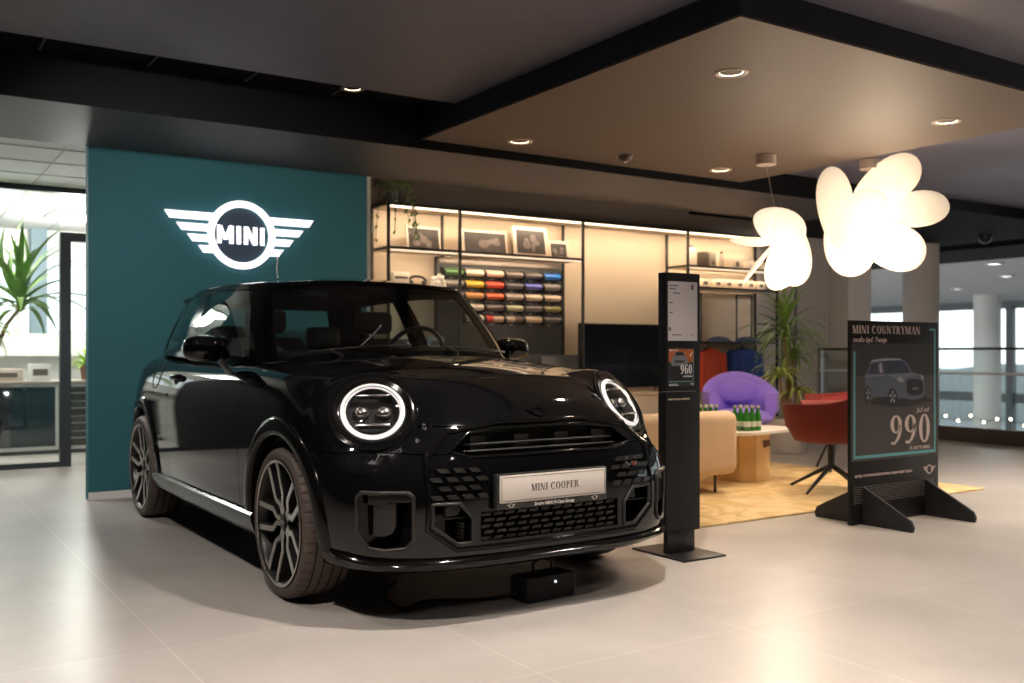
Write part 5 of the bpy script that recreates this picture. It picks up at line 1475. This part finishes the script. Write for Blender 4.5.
def dracaena(label, loc, pot, canes, seed, L, n=34, name='potted_dracaena', w=.018):
    t = thing(name, label, 'plant', loc); rng = random.Random(seed)
    r0, r1, h, m = pot
    b = NB(); lathe(b, [(.0005,.0),(r0,.0),(r0+.01,.01),(r1,h-.01),(r1,h),(r1-.02,h),(r1-.03,h-.04),(.0005,h-.04)], 'Z', 40); obj('pot', b, m, t, 50)
    b = NB(); cyl(b, (0,0,h-.06),(0,0,h-.03), r1-.03, seg=24); obj('soil', b, mat('soil',(.05,.035,.025),.95,var=.4,vscale=60), t, 40)
    for (path, hd) in canes:
        b = NB(); tube(b, path, [.022-.008*k/max(1,len(path)-1) for k in range(len(path))], 8); obj('cane', b, bark, t, 60)
    b = NB(); b2 = NB()
    for (path, hd) in canes:
        for (c_, nn, LL, up) in hd:
            strap_leaves(b if rng.random() < .5 else b2, c_, nn, LL, w, rng, up)
    obj('foliage', b, leaf_g, t, 60); obj('foliage', b2, leaf_y, t, 60)
    return t
white_pot = mat('white_pot',(.55,.50,.47),.5)
dracaena('tall dracaena with arching leaves in a white pot right of the purple armchair', (7.98,6.95,0), (.20,.24,.36,white_pot),
  [([(0,0,.32),(.02,.0,.8),(-.03,0,1.15),(-.02,0,1.32)], [((-.02,0,1.26),44,.62,.95),((-.02,0,1.18),26,.55,.3)]),
   ([(.06,.03,.32),(.10,.03,.7),(.14,.03,.98)], [((.14,.03,.98),34,.46,.4)]),
   ([(-.06,-.03,.32),(-.10,-.03,.6),(-.13,-.03,.78)], [((-.13,-.03,.78),34,.42,.25)]),
   ([(.02,-.06,.32),(.05,-.08,.55),(.06,-.09,.62)], [((.06,-.09,.62),30,.40,.1)])], 4, .5)
dracaena('dracaena with broad strap leaves behind the office glass at the far left', (.80,10.15,0), (.14,.17,.30,satin_black),
  [([(0,0,.32),(.10,0,.9),(.25,0,1.3),(.40,-.02,1.52)], [((.36,-.02,1.50),34,.84,1.1),((.36,-.02,1.42),12,.6,.3)]),
   ([(-.04,0,.32),(-.1,0,.9),(-.05,0,1.25)], [((-.05,0,1.25),26,.5,.5)])], 9, .5, w=.034)
# trailing plant on top of the shelf
t = thing('trailing_plant', 'small trailing ivy in a dark pot on top of the left end of the shelves', 'plant', (3.83,7.74,2.347))
b = NB(); lathe(b, [(.0005,0),(.05,0),(.065,.10),(.058,.10),(.05,.08),(.0005,.08)], 'Z', 24); obj('pot', b, satin_black, t, 50)
rng = random.Random(2); b = NB(); bs = NB()
for i in range(26):
    a = rng.uniform(0,2*PI); p = Vector((0,0,.09)); pts_ = [p.copy()]
    long_ = (i % 3 == 0); v = Vector((cos(a)*.03, sin(a)*.03, .045)) + (Vector((-.012,-.012,0)) if long_ else Vector())
    for k in range(13 if long_ else 6):
        p = p+v; v.z -= .0125; v.x *= .93; v.y *= .93; pts_.append(p.copy())
        for q in range(2):
            n_ = Vector((rng.uniform(-1,1),rng.uniform(-1,1),rng.uniform(-.3,1))).normalized(); u_ = n_.cross(Vector((rng.uniform(-1,1),rng.uniform(-1,1),0))).normalized(); w_ = n_.cross(u_)
            c_ = p + Vector((rng.uniform(-.02,.02),rng.uniform(-.02,.02),rng.uniform(-.01,.01))); s_ = rng.uniform(.014,.024)
            V = [b.verts.new(c_+u_*s_*x_+w_*s_*y_+n_*s_*.15*abs(y_)) for x_,y_ in ((-1,0),(-.3,.6),(.5,.5),(1.1,0),(.5,-.5),(-.3,-.6))]; b.faces.new(V)
    tube(bs, pts_, .0025, 5)
obj('foliage', b, mat('ivy_green',(.17,.25,.09),.5,var=.4,vscale=30), t, None); obj('stem', bs, mat('ivy_stem',(.16,.15,.05),.7), t, 60)

# ================================================================== PENDANT LAMPS
petal_m = mat('pendant_diffuser', (.80,.66,.50), rough=.6, emit=K_PET, ecol=(1,.84,.62), var=.02)
def glow_falloff(m):      # the bulb sits in the middle: the diffuser glows strongest there
    nt = m.node_tree; N = nt.nodes; L = nt.links; tc = N.new('ShaderNodeTexCoord'); vl = N.new('ShaderNodeVectorMath'); vl.operation = 'LENGTH'
    mr = N.new('ShaderNodeMapRange'); mr.inputs[1].default_value = .05; mr.inputs[2].default_value = .52; mr.inputs[3].default_value = K_PET*1.8; mr.inputs[4].default_value = K_PET*.66
    L.new(tc.outputs['Object'], vl.inputs[0]); L.new(vl.outputs['Value'], mr.inputs[0]); L.new(mr.outputs[0], N['Principled BSDF'].inputs['Emission Strength'])
glow_falloff(petal_m)
RV = Vector((.836,-.549,0)); FV = Vector((.549,.836,0)); UV = Vector((0,0,1))
def petal(t, cu, cv, cw, L, Wd, ang, yaw=0, pitch=0, th=.035, curl=.25):
    """petal disc: centre (cu right, cv up, cw away), long axis L at ang degrees"""
    b = NB(); nu, nv = 28, 9
    ex = RV*cos(rad(ang)) + UV*sin(rad(ang)); ez = FV.copy(); ey = ez.cross(ex)
    R_ = Matrix.Rotation(rad(yaw), 3, UV) @ Matrix.Rotation(rad(pitch), 3, ex)
    ex = R_ @ ex; ey = R_ @ ey; ez = R_ @ ez
    for side in (1,-1):
        rows = []
        for j in range(nv+1):
            r_ = j/nv; row = []
            for k in range(nu):
                a = 2*PI*k/nu; x = L/2*r_*cos(a); y = Wd/2*r_*sin(a)*(1+.18*cos(a))
                z = side*th/2*math.sqrt(max(0,1-r_**2.2)) - curl*(y*y+.25*x*x)/Wd
                c0 = Vector((0,0,0))+RV*cu+UV*cv+FV*cw
                row.append(c0+ex*x+ey*y+ez*z)
            rows.append(row)
        grid_faces(b, rows, closed_v=True)
    bmesh.ops.remove_doubles(b, verts=b.verts[:], dist=2e-4)
    obj('petal', b, petal_m, t, 80)
cord_m = mat('thin_cord',(.35,.30,.26),.5)
def canopy(t, z, off=(0,0)):
    b = NB(); cyl(b, (off[0],off[1],z-.075),(off[0],off[1],z), .075, seg=36); bmesh.ops.bevel(b, geom=b.edges[:], offset=.004, segments=2, affect='EDGES'); obj('ceiling_rose', b, mat('rose_white',(.50,.42,.36),.5), t, 40)
t = thing('pendant_lamp', 'large glowing pendant lamp of overlapping white petals under the canopy', 'pendant lamp', (6.53,4.83,2.12))
canopy(t, .428, (-.01,.02))
b = NB(); tube(b, [(-.01,.02,.36),(0,0,.15),(0,0,0)], .004, 6); obj('cord', b, cord_m, t, 60)
petal(t, -.29,.04,-.02, .66,.27,  97, yaw=-25, th=.04)
petal(t,  .10,.245,.00, .62,.34,  33, pitch=12)
petal(t,  .33,.035,.03, .56,.29,  10, pitch=-12)
petal(t,  .14,-.235,.02, .58,.35, -22, pitch=8)
petal(t, -.20,-.23,.00, .52,.38, -72, pitch=0)
petal(t,  .0,.0,.10, .46,.38, 20, th=.06)
petal(t, -.05,.02,-.06, .36,.30, 100, th=.06)
l = bpy.data.lights.new('pendant_bulb','POINT'); l.energy = K_PL; l.color = (1,.80,.58); l.shadow_soft_size = .28
o = bpy.data.objects.new('pendant_bulb', l); C.objects.link(o); o.location = (6.50,4.79,1.78)
t = thing('pendant_lamp', 'smaller glowing pendant lamp with two wide petals and thin ones to its left', 'pendant lamp', (5.75,5.08,1.86))
canopy(t, .688, (-.04,.09))
b = NB(); tube(b, [(-.04,.09,.62),(0,0,.1)], .003, 6); obj('cord', b, cord_m, t, 60)
petal(t, .0,.13,0, .42,.30, -25, th=.04)
petal(t, .07,-.03,-.02, .58,.30, -78, th=.05)
petal(t, .04,-.16,.02, .40,.28, 60, th=.04)
petal(t, -.20,.03,.02, .34,.24, -4, pitch=82, th=.03, curl=.1)
petal(t, -.17,-.15,-.02, .36,.24, 52, pitch=84, th=.03, curl=.1)
l = bpy.data.lights.new('pendant_bulb','POINT'); l.energy = K_PL*.5; l.color = (1,.80,.58); l.shadow_soft_size = .2
o = bpy.data.objects.new('pendant_bulb', l); C.objects.link(o); o.location = (5.72,5.02,1.54)
# smoke sensor in the canopy, security dome in the hall
t = thing('smoke_detector', 'small round dark smoke detector under the square canopy', 'smoke detector', (4.83,5.78,2.549))
b = NB(); lathe(b, [(.0005,0),(.055,0),(.055,-.012),(.045,-.03),(.03,-.045),(.0005,-.047)], 'Z', 28); obj('housing', b, mat('sensor_bronze',(.09,.07,.06),.4), t, 50)
b = NB(); sphere(b, (0,0,-.045), .012); obj('sensor_bulb', b, alloy, t, 50)
t = thing('dome_camera', 'small dark dome camera hanging from the beam by the railing', 'camera', (12.2,7.3,2.58))
b = NB(); cyl(b, (0,0,-.03),(0,0,0), .09, seg=24); obj('mount', b, black_metal, t, 40)
b = NB(); sphere(b, (0,0,-.04), .085, 1,1,.9); obj('dome', b, mat('dome_black',(.02,.02,.02),.1), t, 60)

# ================================================================== RAILING WITH STRING LIGHTS
t = thing('railing', 'glass balustrade with black top rail overlooking the hall', 'railing', (10.68,0,0))
b = NB(); box(b, -.03,.03,-2,8.75,1.07,1.10,.004); obj('top_rail', b, black_metal, t, 30)
b = NB(); tube(b, [(-.07,-2,.80),(-.07,8.7,.80)], .016, 8); obj('handrail', b, mat('pale_steel',(.55,.58,.6),.4), t, 50)
b = NB(); box(b, -.05,.05,-2,8.75,0,.17,.004); obj('plinth', b, mat('dark_plinth',(.06,.045,.04),.5), t, 30)
for k in range(7):
    y0 = -1.9+1.52*k; b = NB(); box(b, -.006,.006,y0,y0+1.48,.17,1.07); obj('glass_pane', b, clear_glass, t, None)
for k in range(8):
    y0 = -1.94+1.52*k; b = NB(); box(b, -.02,.02,y0-.012,y0+.012,.17,1.07); obj('post', b, steel, t, 30)
sl = mat('string_light_glow',(1,.85,.6),emit=16,ecol=(1,.80,.55)); wr = mat('string_wire',(.1,.1,.09),.6)
rng = random.Random(8)
ps = [(10.80, 3.6+.16*k, .20+.10*abs(sin(k*1.9))) for k in range(24)]
b = NB(); tube(b, ps, .004, 5); wo = tag(obj('light_wire', b, wr, None, 60), 'thin wire of the string lights along the foot of the balustrade', 'wire')
for k, p in enumerate(ps):
    t = thing('string_bulb', 'small round warm bulb of the string lights along the balustrade', 'light bulb', p, group='bulbs of the string lights')
    b = NB(); sphere(b, (0,0,.0), .016, u=10, v=6); obj('bulb_glass', b, sl, t, 60)
    b = NB(); cyl(b, (0,0,.014),(0,0,.028), .006, seg=8); obj('socket', b, wr, t, 60)

# ================================================================== OFFICE
def cabinet(x0, x1, y, label, glassy):
    t = thing('office_cabinet', label, 'cabinet', ((x0+x1)/2,y,0), group='low office cabinets behind the glass')
    w = (x1-x0)/2
    b = NB(); box(b,-w,w,0,.45,.04,.72,.003); obj('carcass', b, alu, t, 30)
    b = NB(); box(b,-w,w,.02,.43,0,.04); obj('plinth', b, satin_black, t, 30)
    if glassy:
        b = NB(); box(b,-w+.035,w-.035,-.012,-.002,.08,.69,.002); obj('door', b, mat('smoked_glass_front',(.015,.02,.025),.08,coat=.6), t, 30)
    else:
        for k in range(4):
            b = NB(); box(b,-w+.03,w-.03,-.014,-.002,.075+.155*k,.22+.155*k,.002); d = obj('drawer', b, mat('dark_drawer',(.05,.035,.03),.25), t, 30)
            b = NB(); box(b,-w*.6,w*.6,-.03,-.015,.15+.155*k,.162+.155*k,.003); obj('handle', b, steel, d, 30)
cabinet(.30,.93,11.0,'office cabinet with smoked glass front at the left picture edge',True)
cabinet(.97,1.62,11.0,'office cabinet with smoked glass front left of the drawers',True)
cabinet(1.64,2.10,11.0,'dark drawer cabinet seen through the office door glass',False)
cabinet(2.12,2.75,11.0,'office cabinet at the right edge of the office door opening',True)
b = NB(); box(b,.25,2.85,10.96,11.5,.722,.75,.004); tag(obj('worktop', b, mat('office_worktop',(.42,.36,.30),.35), None, 30), 'long pale worktop over the low office cabinets', 'worktop')
carton(.95,1.30,11.1,.752,.12,'low pale tray box on the office worktop',(.55,.45,.40),grp='boxes on the office worktop',d=.25,name='storage_box')
carton(1.36,1.56,11.1,.752,.17,'small white box on the office worktop, right of the tray box',(.70,.68,.66),grp='boxes on the office worktop',d=.15,name='storage_box')
t = thing('desk_plant', 'bright green potted plant on the worktop behind the office door', 'plant', (1.92,11.2,.752)); rng = random.Random(3)
b = NB(); lathe(b, [(.0005,0),(.05,0),(.07,.16),(.06,.16),(.05,.14),(.0005,.14)], 'Z', 24); obj('pot', b, mat('brown_pot',(.18,.08,.05),.5), t, 50)
b = NB(); strap_leaves(b, (0,0,.15), 34, .24, .020, rng, .9); obj('foliage', b, mat('bright_leaf',(.35,.55,.05),.5,var=.3), t, 60)
for (x,y,l) in ((.5,10.6,'square office ceiling light nearest the left picture edge'),(1.9,11.6,'square office ceiling light further back behind the door')):
    t = thing('office_ceiling_light', l, 'ceiling light', (x,y,2.545))
    b = NB(); box(b,-.3,.3,-.3,.3,-.02,.0,.003); obj('frame', b, alu, t, 30)
    b = NB(); box(b,-.27,.27,-.27,.27,-.024,-.02); obj('diffuser', b, mat('office_light_glow',(1,1,1),emit=5,ecol=(1,.98,.95)), t, 30)
def bulb(name, loc, power, col, r=.15):
    l = bpy.data.lights.new(name, 'POINT'); l.energy = power; l.color = col; l.shadow_soft_size = r
    o = bpy.data.objects.new(name, l); C.objects.link(o); o.location = loc; return o
for x,y in ((.5,10.6),(1.9,11.6)): bulb('office_lamp', (x,y,2.35), 70*K_OFC, (1,.97,.90))
spot('corridor_fill', (.4,8.6,2.5), 60*K_OFC, (1,.97,.92), 140)  # fill spot added to light the corridor, has no fitting
for x,y in ((17,10),(20,11.5),(23,14.5),(19,8.2),(24,20),(20,2)): spot('hall_lamp', (x,y,2.6), 160, (.95,.97,1.0), 160)
for (x,y,l) in ((17,10.0,'round hall ceiling light nearest the beams'),(20,11.5,'round hall ceiling light above the middle of the railing view'),(23,14.5,'round hall ceiling light furthest back in the hall'),(19,8.2,'round hall ceiling light at the right picture edge')):
    t = thing('hall_ceiling_light', l, 'ceiling light', (x,y,2.659))
    b = NB(); lathe(b, [(.11,0),(.15,-.03),(.17,-.03),(.17,.0)], 'Z', 24, closed=True); obj('frame', b, alu, t, 50)
    b = NB(); cyl(b, (0,0,-.02),(0,0,-.005), .11, seg=24); obj('diffuser', b, mat('hall_light_glow',(1,1,1),emit=4), t, 50)

# ================================================================== WORLD, CAMERA
w = bpy.data.worlds.new('daylight'); bpy.context.scene.world = w; w.use_nodes = True
nt = w.node_tree; bg = nt.nodes['Background']
sky = nt.nodes.new('ShaderNodeTexSky'); sky.sky_type = 'HOSEK_WILKIE'; sky.turbidity = 9; sky.ground_albedo = .3; sky.sun_direction = (-.3,.5,.35)
mixn = nt.nodes.new('ShaderNodeMix'); mixn.data_type = 'RGBA'; mixn.inputs[0].default_value = .85; mixn.inputs[7].default_value = (.92,.97,1.0,1)
nt.links.new(sky.outputs[0], mixn.inputs[6]); nt.links.new(mixn.outputs[2], bg.inputs[0]); bg.inputs[1].default_value = K_SKY
cam = bpy.data.cameras.new('camera'); co = bpy.data.objects.new('camera', cam); C.objects.link(co)
cam.sensor_width = 36; cam.lens = 977/1024*36; cam.shift_y = (352-341.5)/1024
cam.dof.use_dof = True; cam.dof.focus_distance = 4.4; cam.dof.aperture_fstop = 2.2
co.location = (0,0,CAMH); co.rotation_euler = (PI/2,0,-rad(33.26)); cam.clip_end = 300
sc = bpy.context.scene; sc.camera = co
sc.view_settings.view_transform = 'Standard'; sc.view_settings.look = 'None'; sc.view_settings.gamma = 1; sc.view_settings.exposure = K_EXP; sc.view_settings.use_curve_mapping = False
sc.cycles.use_denoising = True; sc.cycles.max_bounces = 8; sc.cycles.diffuse_bounces = 4; sc.cycles.glossy_bounces = 5; sc.cycles.transparent_max_bounces = 16
sc.cycles.sample_clamp_indirect = 6; sc.cycles.caustics_reflective = False; sc.cycles.caustics_refractive = False
